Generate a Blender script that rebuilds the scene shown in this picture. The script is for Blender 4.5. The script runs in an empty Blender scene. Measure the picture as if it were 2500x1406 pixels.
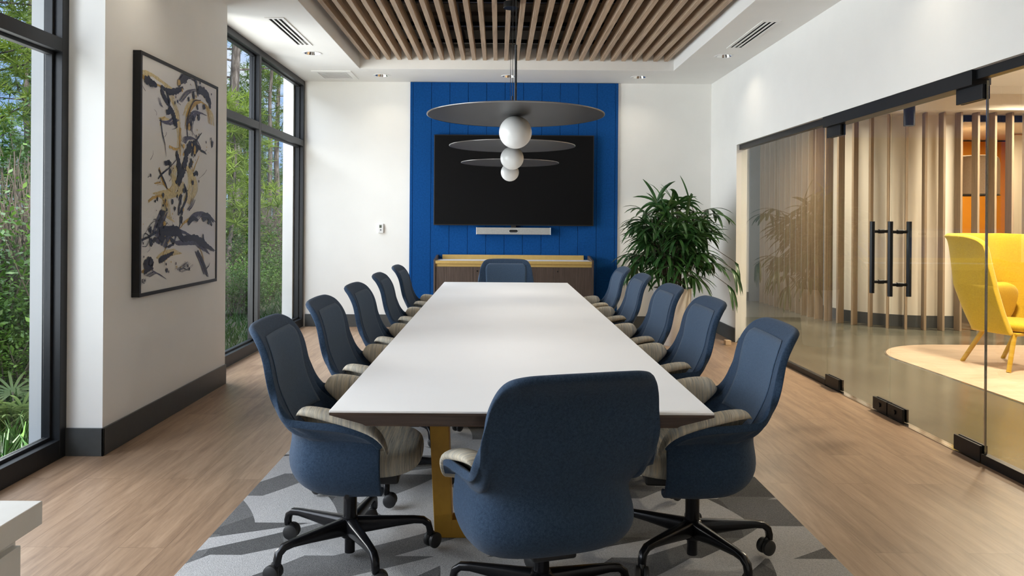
import bpy, bmesh, math, random
from mathutils import Vector, Matrix, noise as mnoise

PI = math.pi
R = math.radians
S = bpy.context.scene
C = S.collection

# ------------------------------------------------------------------ camera
# eye at the origin, 1.32 m up, looking along +Y; the image plane is 25.9 mm away
# with the lens shifted (architectural shift) and a 0.4 degree roll.
EYE = Vector((0, 0, 1.32))
FOC = 1800.0
cam_d = bpy.data.cameras.new('camera')
cam = bpy.data.objects.new('camera', cam_d)
C.objects.link(cam)
cam_d.sensor_width = 36
cam_d.lens = 36 * FOC / 2500
cam_d.shift_x = (1250 - 1217) / 2500
cam_d.shift_y = -(703 - 541) / 2500
cam_d.clip_start = 0.05
cam_d.clip_end = 500
cam.matrix_world = Matrix.Translation(EYE) @ Matrix.Rotation(PI / 2, 4, 'X') @ Matrix.Rotation(0.0070, 4, 'Z')
S.camera = cam

# ------------------------------------------------------------------ exposure
S.view_settings.view_transform = 'Standard'
S.view_settings.look = 'None'
S.view_settings.gamma = 1
S.view_settings.use_curve_mapping = False
S.view_settings.exposure = 0.0
cy = S.cycles
cy.use_denoising = True
cy.max_bounces = 10
cy.diffuse_bounces = 6
cy.glossy_bounces = 4
cy.transmission_bounces = 6
cy.transparent_max_bounces = 24
cy.sample_clamp_indirect = 6
cy.caustics_reflective = False
cy.caustics_refractive = False

# ------------------------------------------------------------------ sky
W = bpy.data.worlds.new('sky')
S.world = W
W.use_nodes = True
wn, wl = W.node_tree.nodes, W.node_tree.links
wn.clear()
w_out = wn.new('ShaderNodeOutputWorld')
w_bg = wn.new('ShaderNodeBackground')
w_tc = wn.new('ShaderNodeTexCoord')
w_map = wn.new('ShaderNodeMapping')
w_map.inputs['Scale'].default_value = (1, 1, 2.6)
w_nz = wn.new('ShaderNodeTexNoise')
w_nz.inputs['Scale'].default_value = 4.2
w_nz.inputs['Detail'].default_value = 7
w_nz.inputs['Roughness'].default_value = .55
w_rp = wn.new('ShaderNodeValToRGB')
w_rp.color_ramp.elements[0].position = .44
w_rp.color_ramp.elements[0].color = (.34, .55, .92, 1)
w_rp.color_ramp.elements[1].position = .60
w_rp.color_ramp.elements[1].color = (.92, .95, 1.0, 1)
w_sep = wn.new('ShaderNodeSeparateXYZ')
w_mr = wn.new('ShaderNodeMapRange')
w_mr.inputs['From Min'].default_value = .12
w_mr.inputs['From Max'].default_value = .75
w_mr.inputs['To Min'].default_value = .95
w_mr.inputs['To Max'].default_value = 2.0
wl.new(w_tc.outputs['Generated'], w_map.inputs['Vector'])
wl.new(w_map.outputs[0], w_nz.inputs['Vector'])
wl.new(w_nz.outputs['Fac'], w_rp.inputs['Fac'])
wl.new(w_rp.outputs[0], w_bg.inputs['Color'])
wl.new(w_tc.outputs['Generated'], w_sep.inputs[0])
wl.new(w_sep.outputs['Z'], w_mr.inputs['Value'])
wl.new(w_mr.outputs[0], w_bg.inputs['Strength'])
wl.new(w_bg.outputs[0], w_out.inputs['Surface'])


# ------------------------------------------------------------------ sun and daylight
def lamp(name, kind, loc, energy, color=(1, 1, 1), target=None, **kw):
    d = bpy.data.lights.new(name, kind)
    o = bpy.data.objects.new(name, d)
    C.objects.link(o)
    d.energy = energy
    d.color = color
    o.location = loc
    if target is not None:
        o.rotation_euler = (Vector(target) - Vector(loc)).to_track_quat('-Z', 'Y').to_euler()
    for k, v in kw.items():
        setattr(d, k, v)
    return o


# the sun stands behind the building: it reaches the trees, not the room
lamp('sun', 'SUN', (20, -10, 30), 5.0, (1.0, .93, .80), target=(20 - 14, -10 + 15, 30 - 17), angle=R(1.2))
# open sky above the clearing, coming down through the two windows
lamp('daylight_far_window', 'AREA', (-5.0, 7.2, 5.6), 400, (.90, .95, 1.0), target=(-1.1, 7.3, .3),
     shape='RECTANGLE', size=4.0, size_y=3.0)
# paler light through the near and the far panes, and light thrown up by the ground
lamp('daylight_near_pane', 'AREA', (-2.95, 2.2, 1.75), 98, (.93, .97, 1.0), target=(2.6, 3.2, 1.5),
     shape='RECTANGLE', size=2.5, size_y=2.4, spread=R(125))
lamp('daylight_far_pane', 'AREA', (-2.95, 7.1, 1.75), 82, (.93, .97, 1.0), target=(2.6, 7.2, 1.5),
     shape='RECTANGLE', size=2.4, size_y=2.4, spread=R(115))
lamp('ground_bounce', 'AREA', (-3.3, 4.8, .02), 480, (1.0, .98, .92), target=(.6, 5.0, 3.05),
     shape='RECTANGLE', size=.8, size_y=7.0)
# the lobby's own warm ceiling lamps, beyond the glass
for i_, (lx, ly, le) in enumerate(((4.3, 6.2, 240), (6.35, 8.35, 190), (3.5, 9.6, 100), (4.9, 2.2, 20), (6.9, 5.2, 150))):
    lamp('lobby_light', 'AREA', (lx, ly, 2.90), le * .62, (1.0, .85, .66), target=(lx, ly, 0), shape='DISK', size=.35, spread=R(160))
# recessed downlights of the meeting room, two rows of them
for i_, (lx, ly) in enumerate(((-1.94, 7.63), (-1.40, 8.77), (.117, 8.77), (1.66, 8.77), (2.32, 7.63), (-1.94, 4.4), (2.32, 4.4), (-1.94, 1.6), (2.32, 1.6))):
    lamp('downlight_beam', 'AREA', (lx, ly, 3.04), 1.2, (1.0, .90, .74), target=(lx, ly, 0), shape='DISK', size=.10, spread=R(120))
# the three pendants' own light
for ly in (3.40, 4.78, 6.15):
    lamp('pendant_light', 'AREA', (.085, ly, 1.645), 2.6, (1.0, .95, .88), target=(.085, ly, 0), shape='DISK', size=.12)
lamp('booth_light', 'AREA', (7.0, 10.9, 2.65), 90, (1.0, .80, .52), target=(7.0, 10.9, 0), shape='DISK', size=.5)


# ------------------------------------------------------------------ materials
class N:
    """a small wrapper that strings shader nodes together"""
    def __init__(s, name):
        s.m = bpy.data.materials.new(name)
        s.m.use_nodes = True
        s.t = s.m.node_tree
        s.b = s.t.nodes['Principled BSDF']
        s.out = s.t.nodes['Material Output']

    def n(s, kind, **kw):
        nd = s.t.nodes.new('ShaderNode' + kind)
        for k, v in kw.items():
            if hasattr(nd, k) and k not in ('inputs', 'outputs'):
                setattr(nd, k, v)
            else:
                nd.inputs[k.replace('_', ' ')].default_value = v
        return nd

    def l(s, a, b):
        s.t.links.new(a, b)

    def math(s, op, a, b=None, c=None, clamp=False):
        nd = s.t.nodes.new('ShaderNodeMath')
        nd.operation = op
        nd.use_clamp = clamp
        for i, v in enumerate((a, b, c)):
            if v is None:
                continue
            if isinstance(v, (int, float)):
                nd.inputs[i].default_value = v
            else:
                s.l(v, nd.inputs[i])
        return nd.outputs[0]

    def coord(s, scale=(1, 1, 1), rot=(0, 0, 0), kind='Object'):
        tc = s.t.nodes.new('ShaderNodeTexCoord')
        mp = s.t.nodes.new('ShaderNodeMapping')
        mp.inputs['Scale'].default_value = scale
        mp.inputs['Rotation'].default_value = rot
        s.l(tc.outputs[kind], mp.inputs['Vector'])
        return mp.outputs[0]

    def noise(s, vec, scale=5, detail=3, rough=.5, dist=0):
        nd = s.n('TexNoise')
        nd.inputs['Scale'].default_value = scale
        nd.inputs['Detail'].default_value = detail
        nd.inputs['Roughness'].default_value = rough
        nd.inputs['Distortion'].default_value = dist
        s.l(vec, nd.inputs['Vector'])
        return nd.outputs['Fac']

    def ramp(s, fac, stops, const=False):
        nd = s.t.nodes.new('ShaderNodeValToRGB')
        cr = nd.color_ramp
        if const:
            cr.interpolation = 'CONSTANT'
        while len(cr.elements) < len(stops):
            cr.elements.new(.5)
        for e, (p, c) in zip(cr.elements, stops):
            e.position = p
            e.color = (*c, 1)
        s.l(fac, nd.inputs['Fac'])
        return nd.outputs[0]

    def mix(s, fac, a, b, blend='MIX'):
        nd = s.t.nodes.new('ShaderNodeMix')
        nd.data_type = 'RGBA'
        nd.blend_type = blend
        for i, v in ((0, fac), (6, a), (7, b)):
            if isinstance(v, (int, float)):
                nd.inputs[i].default_value = v
            elif isinstance(v, tuple):
                nd.inputs[i].default_value = (*v, 1)
            else:
                s.l(v, nd.inputs[i])
        return nd.outputs[2]

    def bump(s, h, strength=.2, dist=.01):
        nd = s.n('Bump')
        nd.inputs['Strength'].default_value = strength
        nd.inputs['Distance'].default_value = dist
        s.l(h, nd.inputs['Height'])
        s.l(nd.outputs[0], s.b.inputs['Normal'])

    def base(s, c):
        if isinstance(c, tuple):
            s.b.inputs['Base Color'].default_value = (*c, 1)
        else:
            s.l(c, s.b.inputs['Base Color'])

    def set(s, **kw):
        for k, v in kw.items():
            s.b.inputs[k.replace('_', ' ')].default_value = v
        return s


def plain(name, col, rough=.5, metal=0, spec=.5, var=.04, scale=30, bump=0):
    m = N(name)
    v = m.noise(m.coord(), scale, 3)
    lo = tuple(max(0, c * (1 - var)) for c in col)
    hi = tuple(min(1, c * (1 + var)) for c in col)
    m.base(m.ramp(v, [(.3, lo), (.7, hi)]))
    m.set(Roughness=rough, Metallic=metal)
    m.b.inputs['Specular IOR Level'].default_value = spec
    if bump:
        m.bump(m.noise(m.coord(), scale * 8, 2), bump, .002)
    return m.m


def glass(name, tint=(.97, .985, .975), ior=1.5, gain=1.0):
    m = N(name)
    tr = m.n('BsdfTransparent')
    tr.inputs[0].default_value = (*tint, 1)
    gl = m.n('BsdfGlossy')
    gl.inputs['Roughness'].default_value = 0.0
    gl.inputs['Color'].default_value = (1, 1, 1, 1)
    fr = m.n('Fresnel')
    fr.inputs['IOR'].default_value = ior
    mx = m.n('MixShader')
    ge = m.n('NewGeometry')      # the pane is thin: only its entry face mirrors
    f = m.math('MULTIPLY', fr.outputs[0], gain, clamp=True)
    m.l(m.math('MULTIPLY', f, m.math('SUBTRACT', 1.0, ge.outputs['Backfacing'])), mx.inputs[0])
    m.l(tr.outputs[0], mx.inputs[1])
    m.l(gl.outputs[0], mx.inputs[2])
    m.l(mx.outputs[0], m.out.inputs['Surface'])
    return m.m


def glow(name, col, strength):
    m = N(name)
    m.base(col)
    m.b.inputs['Emission Color'].default_value = (*col, 1)
    m.b.inputs['Emission Strength'].default_value = strength
    return m.m


def planks(name, stops, length=1.25, width=.19, rough=.42, gap=.0012, rot=True):
    m = N(name)
    v = m.coord(kind='Object', rot=(0, 0, PI / 2 if rot else 0))
    br = m.n('TexBrick', offset=.37, offset_frequency=2)
    br.inputs['Scale'].default_value = 1
    br.inputs['Mortar Size'].default_value = gap
    br.inputs['Mortar Smooth'].default_value = .3
    br.inputs['Brick Width'].default_value = length
    br.inputs['Row Height'].default_value = width
    br.inputs['Color1'].default_value = (0, 0, 0, 1)
    br.inputs['Color2'].default_value = (1, 1, 1, 1)
    br.inputs['Mortar'].default_value = (.3, .3, .3, 1)
    m.l(v, br.inputs['Vector'])
    # grain, shifted board by board
    tc = m.n('TexCoord')
    sep = m.n('SeparateXYZ')
    m.l(tc.outputs['Object'], sep.inputs[0])
    bw = m.n('RGBToBW')
    m.l(br.outputs['Color'], bw.inputs[0])
    cmb = m.n('CombineXYZ')
    m.l(m.math('MULTIPLY', sep.outputs[0 if rot else 1], 16), cmb.inputs[0])
    m.l(m.math('MULTIPLY', sep.outputs[1 if rot else 0], 1.3), cmb.inputs[1])
    m.l(m.math('MULTIPLY', bw.outputs[0], 37), cmb.inputs[2])
    g1 = m.noise(cmb.outputs[0], 1.4, 5, .62, .6)
    g2 = m.noise(cmb.outputs[0], 7, 4, .6, .3)
    f = m.math('ADD', m.math('MULTIPLY', g1, .55), m.math('MULTIPLY', g2, .25))
    f = m.math('ADD', f, m.math('ADD', m.math('MULTIPLY', bw.outputs[0], .10), .055))
    col = m.ramp(f, stops)
    dk = m.mix(br.outputs['Fac'], col, m.mix(1.0, col, (.55, .5, .46), 'MULTIPLY'))
    m.base(dk)
    m.set(Roughness=rough)
    m.b.inputs['Specular IOR Level'].default_value = .4
    m.bump(m.math('SUBTRACT', m.math('MULTIPLY', g2, .25), br.outputs['Fac']), .12, .002)
    return m.m


def veneer(name, stops, axis=1, rough=.5, fine=60, long=1.5):
    m = N(name)
    sc = [fine, fine, fine]
    sc[axis] = long
    v = m.coord(scale=tuple(sc))
    g = m.noise(v, 1.0, 6, .6, .5)
    g2 = m.noise(v, 4.0, 3, .6, .2)
    m.base(m.ramp(m.math('ADD', m.math('MULTIPLY', g, .7), m.math('MULTIPLY', g2, .3)), stops))
    m.set(Roughness=rough)
    m.bump(g2, .08, .001)
    return m.m


def fabric(name, lo, hi, scale=900, rough=.92, bump=.35, sheen=.25, spec=.15):
    m = N(name)
    v = m.coord()
    a = m.noise(v, scale, 2, .7)
    b = m.noise(v, scale * .2, 3, .6)
    f = m.math('ADD', m.math('MULTIPLY', a, .7), m.math('MULTIPLY', b, .3))
    m.base(m.ramp(f, [(.36, lo), (.64, hi)]))
    m.set(Roughness=rough)
    m.b.inputs['Specular IOR Level'].default_value = spec
    m.b.inputs['Sheen Weight'].default_value = sheen
    m.b.inputs['Sheen Roughness'].default_value = .5
    m.bump(a, bump, .002)
    return m.m


def striped(name):
    m = N(name)
    v = m.coord(scale=(420, 10, 10))
    a = m.noise(v, 1.0, 5, .7, .25)
    b = m.noise(m.coord(scale=(110, 4, 4)), 1.0, 2, .5)
    col = m.ramp(a, [(.26, (.11, .12, .125)), (.40, (.42, .40, .345)), (.52, (.66, .62, .53)), (.62, (.58, .49, .33)), (.74, (.74, .72, .65))])
    col2 = m.ramp(b, [(.35, (.66, .67, .70)), (.65, (1, .97, .92))])
    m.base(m.mix(1.0, col, col2, 'MULTIPLY'))
    m.set(Roughness=.95)
    m.b.inputs['Specular IOR Level'].default_value = .1
    m.bump(a, .3, .002)
    return m.m


def rug_material():
    m = N('rug_pile')
    tc = m.n('TexCoord')
    sep = m.n('SeparateXYZ')
    m.l(tc.outputs['Object'], sep.inputs[0])
    X, Y = sep.outputs[0], sep.outputs[1]

    def shards(rowh, period, seed, flip):
        yy = m.math('ADD', m.math('DIVIDE', Y, rowh), seed * 3.7)
        row = m.math('FLOOR', yy)
        yf = m.math('FRACT', yy)
        wn_ = m.n('TexWhiteNoise', noise_dimensions='1D')
        m.l(m.math('ADD', row, seed * 17.3), wn_.inputs['W'])
        wn2 = m.n('TexWhiteNoise', noise_dimensions='1D')
        m.l(m.math('ADD', m.math('MULTIPLY', row, 2.31), seed * 5.1), wn2.inputs['W'])
        lean = m.math('MULTIPLY', m.math('SUBTRACT', wn2.outputs['Value'], .5), 2.2)
        bend = m.math('MULTIPLY', m.math('POWER', yf, 2), .10)
        u = m.math('ADD', m.math('DIVIDE', X, period), wn_.outputs['Value'])
        u = m.math('ADD', u, m.math('MULTIPLY', lean, yf))
        u = m.math('ADD', u, bend)
        cell = m.math('FLOOR', u)
        fr = m.math('FRACT', u)
        wc = m.n('TexWhiteNoise', noise_dimensions='2D')
        cm = m.n('CombineXYZ')
        m.l(cell, cm.inputs[0])
        m.l(row, cm.inputs[1])
        m.l(cm.outputs[0], wc.inputs['Vector'])
        slope = m.math('SUBTRACT', m.math('MULTIPLY', wc.outputs['Value'], 1.5), .75)
        w = m.math('ADD', m.math('MULTIPLY', yf, slope), .40)
        return m.math('LESS_THAN', fr, w)

    a = shards(.31, .60, 1.0, 0)
    b = shards(.465, .95, 2.0, 1)
    pile = m.noise(m.coord(), 260, 3, .7)
    light = m.ramp(pile, [(.3, (.33, .33, .335)), (.7, (.64, .63, .63))])
    dark = m.ramp(pile, [(.3, (.070, .071, .073)), (.7, (.175, .174, .174))])
    mid = m.ramp(pile, [(.3, (.105, .106, .109)), (.7, (.25, .248, .248))])
    col = m.mix(a, light, mid)
    both = m.math('MULTIPLY', a, b)
    col = m.mix(both, col, dark)
    m.base(col)
    m.set(Roughness=1.0)
    m.b.inputs['Specular IOR Level'].default_value = .05
    m.bump(m.math('ADD', pile, m.math('MULTIPLY', a, -.4)), .8, .006)
    return m.m


def leaf(name, lo, hi, rough=.45, trans=.25, scale=3):
    m = N(name)
    oi = m.n('ObjectInfo')
    v = m.noise(m.coord(), scale, 3, .6)
    m.base(m.ramp(v, [(.32, lo), (.68, hi)]))
    m.set(Roughness=rough)
    tr = m.n('BsdfTranslucent')
    m.l(m.ramp(v, [(.32, tuple(c * 1.3 for c in lo)), (.68, tuple(min(1, c * 1.4) for c in hi))]), tr.inputs[0])
    mx = m.n('MixShader')
    mx.inputs[0].default_value = trans
    m.l(m.b.outputs[0], mx.inputs[1])
    m.l(tr.outputs[0], mx.inputs[2])
    m.l(mx.outputs[0], m.out.inputs['Surface'])
    return m.m


M = {}
M['wall'] = plain('wall_paint', (.86, .855, .825), .6, var=.012, scale=4, spec=.3)
M['ceiling'] = plain('ceiling_paint', (.86, .855, .83), .7, var=.01, scale=4, spec=.2)
M['stucco'] = plain('exterior_stucco', (.82, .82, .82), .8, var=.03, scale=60, bump=.2)
M['base'] = plain('baseboard_rubber', (.060, .064, .064), .45, var=.06)
M['alu'] = plain('dark_aluminium', (.016, .018, .021), .42, metal=.2, var=.08)
M['black'] = plain('black_metal', (.012, .013, .015), .38, metal=.4, var=.1)
M['blackp'] = plain('black_plastic', (.014, .014, .015), .5, var=.1)
M['basemetal'] = plain('black_base_metal', (.014, .014, .016), .26, metal=.6, var=.08)
M['chrome'] = plain('chrome', (.75, .74, .72), .12, metal=1, var=.02)
M['chromering'] = plain('white_trim_ring', (.80, .80, .79), .4, var=.01)
M['glass'] = glass('clear_glass', (.955, .975, .962), 1.52, 1.15)
M['window'] = glass('window_glass', (.97, .98, .985), 1.45, .2)
M['floor'] = planks('oak_plank_floor', [(.30, (.165, .098, .058)), (.52, (.33, .215, .135)), (.75, (.47, .325, .215))], 1.25, .19, .36)
M['island'] = planks('pale_plank_floor', [(.25, (.40, .285, .19)), (.52, (.54, .40, .28)), (.78, (.64, .50, .37))], 1.2, .18, .4, rot=False)
M['slat'] = veneer('oak_slat_veneer', [(.30, (.24, .17, .11)), (.5, (.45, .33, .225)), (.72, (.58, .45, .325))], 1, .55, 55, 1.6)
M['screen'] = veneer('screen_slat_veneer', [(.30, (.19, .135, .085)), (.5, (.29, .21, .135)), (.72, (.37, .28, .185))], 2, .5, 70, 1.5)
M['walnut'] = veneer('dark_walnut', [(.30, (.040, .026, .020)), (.5, (.075, .052, .041)), (.72, (.115, .084, .068))], 2, .45, 80, 3)
M['walnutedge'] = veneer('dark_walnut_edge', [(.30, (.030, .018, .013)), (.5, (.062, .040, .030)), (.72, (.10, .07, .052))], 0, .4, 60, 2)
M['tabletop'] = plain('white_laminate', (.88, .88, .885), .55, var=.012, scale=3, spec=.4)
M['gold'] = plain('mustard_paint', (.50, .27, .035), .42, metal=.25, var=.06)
M['goldtrim'] = plain('ochre_trim', (.52, .35, .11), .5, var=.04)
M['felt'] = fabric('blue_felt', (.0022, .042, .165), (.0075, .085, .31), 260, .95, .25, .08, .1)
M['navy'] = fabric('slate_blue_fabric', (.012, .026, .054), (.044, .076, .128), 620, .9, .5, .10, .12)
M['mesh'] = fabric('slate_blue_mesh', (.024, .045, .082), (.072, .115, .180), 900, .9, .5, .15, .12)
M['stripe'] = striped('oatmeal_striped_fabric')
M['rug'] = rug_material()
M['screenblack'] = plain('tv_screen', (.005, .005, .0055), .45, var=.05, spec=.12)
M['tvframe'] = plain('tv_bezel', (.018, .018, .018), .4, metal=.3, var=.05)
M['bar'] = fabric('grey_speaker_cloth', (.30, .30, .29), (.44, .44, .42), 500, .9, .2, 0, .2)
M['disc'] = plain('graphite_disc', (.028, .028, .030), .42, metal=.4, var=.03)
M['discrim'] = plain('graphite_disc_rim', (.30, .29, .28), .3, metal=.8, var=.03)
M['opal'] = plain('opal_glass', (.86, .86, .84), .28, var=.01, spec=.5)
M['plastic'] = plain('white_plastic', (.80, .80, .79), .4, var=.02)
M['lcd'] = plain('grey_lcd', (.10, .12, .09), .3, var=.05)
M['greybutton'] = plain('grey_button', (.22, .23, .25), .4, var=.05)
M['pot'] = plain('white_planter', (.72, .70, .67), .4, var=.03)
M['soil'] = plain('potting_soil', (.03, .022, .016), .95, var=.4, scale=60, bump=.6)
M['palm'] = leaf('palm_leaf', (.013, .048, .013), (.048, .125, .032), .30, .14, 7)
M['cane'] = plain('palm_cane', (.06, .05, .028), .7, var=.3, scale=40)
M['concrete'] = None
M['yellow'] = fabric('yellow_wool', (.44, .28, .016), (.62, .42, .03), 420, .95, .3, .2, .1)
M['yellowleg'] = plain('yellow_lacquer', (.50, .30, .02), .4, var=.04)
M['orange'] = plain('orange_paint', (.62, .25, .012), .6, var=.03, scale=4)
M['shade'] = fabric('beige_felt_shade', (.30, .22, .15), (.42, .32, .23), 300, .95, .2, .1, .1)
M['cream'] = plain('cream_paint', (.72, .66, .56), .65, var=.015, scale=4)
M['greydoor'] = plain('grey_door_paint', (.13, .145, .15), .5, var=.04)
M['amber'] = plain('amber_panel', (.60, .38, .10), .5, var=.05)
M['deck'] = plain('dark_deck_paint', (.15, .128, .108), .85, var=.3, scale=2.5)
M['canvas'] = plain('white_art_board', (.80, .80, .78), .18, var=.012, scale=6, spec=.5)
M['ink'] = plain('blue_black_paint', (.010, .011, .026), .35, var=.3, scale=40)
M['inkgrey'] = plain('grey_indigo_paint', (.075, .075, .125), .4, var=.35, scale=60)
M['ochre'] = plain('ochre_paint', (.50, .33, .09), .35, var=.25, scale=50)
M['straw'] = plain('straw_paint', (.62, .52, .27), .35, var=.2, scale=60)
M['cabinet'] = plain('pale_grey_laminate', (.66, .65, .62), .45, var=.015)
M['lampwhite'] = glow('downlight_lens', (1, .95, .86), 3.0)
M['lampwarm'] = glow('warm_downlight_lens', (1, .84, .60), 6.0)
M['bark'] = None
M['needles'] = leaf('pine_needles', (.030, .075, .009), (.15, .24, .03), .6, .35, .9)
M['needlesyellow'] = leaf('pine_needles_light', (.07, .13, .012), (.30, .40, .05), .6, .4, .9)
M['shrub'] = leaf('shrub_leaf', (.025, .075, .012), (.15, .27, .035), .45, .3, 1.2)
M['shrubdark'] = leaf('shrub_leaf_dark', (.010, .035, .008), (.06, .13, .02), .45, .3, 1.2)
M['twig'] = plain('dry_twig', (.14, .112, .088), .9, var=.35, scale=6)
M['palmetto'] = leaf('palmetto_leaf', (.05, .10, .03), (.20, .26, .09), .5, .3, 1.5)

m = N('polished_concrete')
v1 = m.noise(m.coord(), 1.3, 5, .6, .4)
v2 = m.noise(m.coord(), 14, 4, .65)
m.base(m.ramp(m.math('ADD', m.math('MULTIPLY', v1, .86), m.math('MULTIPLY', v2, .14)),
              [(.32, (.070, .068, .050)), (.52, (.105, .100, .074)), (.70, (.150, .143, .108))]))
m.set(Roughness=.22)
m.b.inputs['Specular IOR Level'].default_value = .45
M['concrete'] = m.m

m = N('pine_bark')
v1 = m.noise(m.coord(scale=(9, 9, 2.2)), 1.6, 5, .65)
m.base(m.ramp(v1, [(.35, (.045, .036, .030)), (.52, (.13, .108, .092)), (.70, (.27, .24, .215))]))
m.set(Roughness=.95)
m.bump(v1, .8, .03)
M['bark'] = m.m

m = N('forest_floor')
v1 = m.noise(m.coord(), 1.2, 6, .7)
m.base(m.ramp(v1, [(.36, (.025, .045, .012)), (.5, (.065, .065, .03)), (.64, (.095, .075, .05))]))
m.set(Roughness=1)
M['forest_floor'] = m.m


# ------------------------------------------------------------------ mesh helpers
class MB:
    """collects boxes, tubes, lofts and lathes; out() links them as ONE mesh object"""
    def __init__(s):
        s.v, s.f, s.mi = [], [], []

    def add(s, vs, fs, mi=0):
        o = len(s.v)
        s.v += [Vector(v) for v in vs]
        s.f += [tuple(i + o for i in f) for f in fs]
        s.mi += [mi] * len(fs)
        return s

    def box(s, x0, x1, y0, y1, z0, z1, mi=0):
        vs = [(x, y, z) for z in (z0, z1) for y in (y0, y1) for x in (x0, x1)]
        return s.add(vs, [(0, 2, 3, 1), (4, 5, 7, 6), (0, 1, 5, 4), (2, 6, 7, 3), (0, 4, 6, 2), (1, 3, 7, 5)], mi)

    def obox(s, c, size, mat, mi=0):
        """a box of the given size, turned by a 3x3 / 4x4 matrix, centred on c"""
        hx, hy, hz = (a / 2 for a in size)
        vs = [Vector(c) + mat @ Vector((x, y, z)) for z in (-hz, hz) for y in (-hy, hy) for x in (-hx, hx)]
        return s.add(vs, [(0, 2, 3, 1), (4, 5, 7, 6), (0, 1, 5, 4), (2, 6, 7, 3), (0, 4, 6, 2), (1, 3, 7, 5)], mi)

    def rings(s, rings, closed=True, cap0=True, cap1=True, mi=0):
        n = len(rings[0])
        vs = [p for r in rings for p in r]
        fs = []
        for i in range(len(rings) - 1):
            for j in range(n if closed else n - 1):
                k = (j + 1) % n
                fs.append((i * n + j, i * n + k, (i + 1) * n + k, (i + 1) * n + j))
        if cap0:
            fs.append(tuple(range(n - 1, -1, -1)))
        if cap1:
            fs.append(tuple((len(rings) - 1) * n + j for j in range(n)))
        return s.add(vs, fs, mi)

    def tube(s, pts, rad, n=8, cap=True, mi=0):
        pts = [Vector(p) for p in pts]
        if isinstance(rad, (int, float)):
            rad = [rad] * len(pts)
        rings = []
        up = None
        for i, p in enumerate(pts):
            d = (pts[min(i + 1, len(pts) - 1)] - pts[max(i - 1, 0)]).normalized()
            if up is None:
                up = Vector((0, 0, 1)) if abs(d.z) < .9 else Vector((1, 0, 0))
            a = d.cross(up)
            a = a.normalized() if a.length > 1e-6 else Vector((1, 0, 0))
            b = a.cross(d).normalized()
            up = b
            rings.append([p + (a * math.cos(t) + b * math.sin(t)) * rad[i] for t in (2 * PI * k / n for k in range(n))])
        return s.rings(rings, True, cap, cap, mi)

    def cyl(s, c, r, z0, z1, n=24, mi=0, r1=None):
        r1 = r if r1 is None else r1
        return s.rings([[Vector((c[0] + math.cos(2 * PI * k / n) * q, c[1] + math.sin(2 * PI * k / n) * q, z)) for k in range(n)]
                        for q, z in ((r, z0), (r1, z1))], mi=mi)

    def lathe(s, prof, c=(0, 0, 0), n=32, cap0=False, cap1=False, mi=0):
        """profile of (radius, z) turned about the vertical through c"""
        return s.rings([[Vector((c[0] + math.cos(2 * PI * k / n) * r, c[1] + math.sin(2 * PI * k / n) * r, c[2] + z)) for k in range(n)]
                        for r, z in prof], True, cap0, cap1, mi)

    def sphere(s, c, r, nu=40, nv=24, mi=0):
        prof = [(max(1e-4, r * math.sin(PI * i / nv)), -r * math.cos(PI * i / nv)) for i in range(nv + 1)]
        return s.lathe(prof, c, nu, mi=mi)

    def prism(s, poly, axis, a, b, mi=0):
        """poly of 2D points extruded along an axis ('x','y','z') from a to b"""
        def P(p, t):
            return {'x': (t, p[0], p[1]), 'y': (p[0], t, p[1]), 'z': (p[0], p[1], t)}[axis]
        return s.rings([[P(p, a) for p in poly], [P(p, b) for p in poly]], mi=mi)

    def out(s, name, mat=None, parent=None, smooth=None, bevel=0, bseg=2, fix=True):
        me = bpy.data.meshes.new(name)
        me.from_pydata(s.v, [], s.f)
        for mm in (mat if isinstance(mat, (list, tuple)) else [mat]):
            if mm:
                me.materials.append(mm)
        if any(s.mi):
            me.polygons.foreach_set('material_index', s.mi)
        if fix:
            bm = bmesh.new()
            bm.from_mesh(me)
            bmesh.ops.recalc_face_normals(bm, faces=bm.faces)
            bm.to_mesh(me)
            bm.free()
        if smooth is not None:
            me.polygons.foreach_set('use_smooth', [True] * len(me.polygons))
            if smooth < 179:
                me.set_sharp_from_angle(angle=R(smooth))
        o = bpy.data.objects.new(name, me)
        C.objects.link(o)
        if bevel:
            bv = o.modifiers.new('bevel', 'BEVEL')
            bv.width = bevel
            bv.segments = bseg
            bv.limit_method = 'ANGLE'
            bv.angle_limit = R(35)
            if smooth is None:
                me.polygons.foreach_set('use_smooth', [True] * len(me.polygons))
                bv.harden_normals = True
        if parent is not None:
            o.parent = parent
        return o


def tag(o, label, cat, group=None, kind=None):
    o['label'] = label
    o['category'] = cat
    if group:
        o['group'] = group
    if kind:
        o['kind'] = kind
    return o


def thing(name, label, cat, loc=(0, 0, 0), rotz=0, group=None):
    o = bpy.data.objects.new(name, None)
    C.objects.link(o)
    o.empty_display_size = .1
    o.location = loc
    o.rotation_euler = (0, 0, rotz)
    return tag(o, label, cat, group)


def struct(o, label=None, cat=None):
    o['kind'] = 'structure'
    if label:
        o['label'] = label
    if cat:
        o['category'] = cat
    return o


def hub(name, loc=(0, 0, 0)):
    o = bpy.data.objects.new(name, None)
    C.objects.link(o)
    o.location = loc
    o.empty_display_size = .1
    return o


def dup(root, loc, rotz, label, group=None, scale=1):
    """a copy of a thing with copies of its parts and their sub-parts"""
    r = root.copy()
    C.objects.link(r)
    r.location = loc
    r.rotation_euler = (0, 0, rotz)
    r.scale = (scale, scale, scale)
    r['label'] = label
    if group:
        r['group'] = group
    for ch in list(root.children):
        c = ch.copy()
        C.objects.link(c)
        c.parent = r
        for g in list(ch.children):
            d = g.copy()
            C.objects.link(d)
            d.parent = c
    return r


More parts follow.
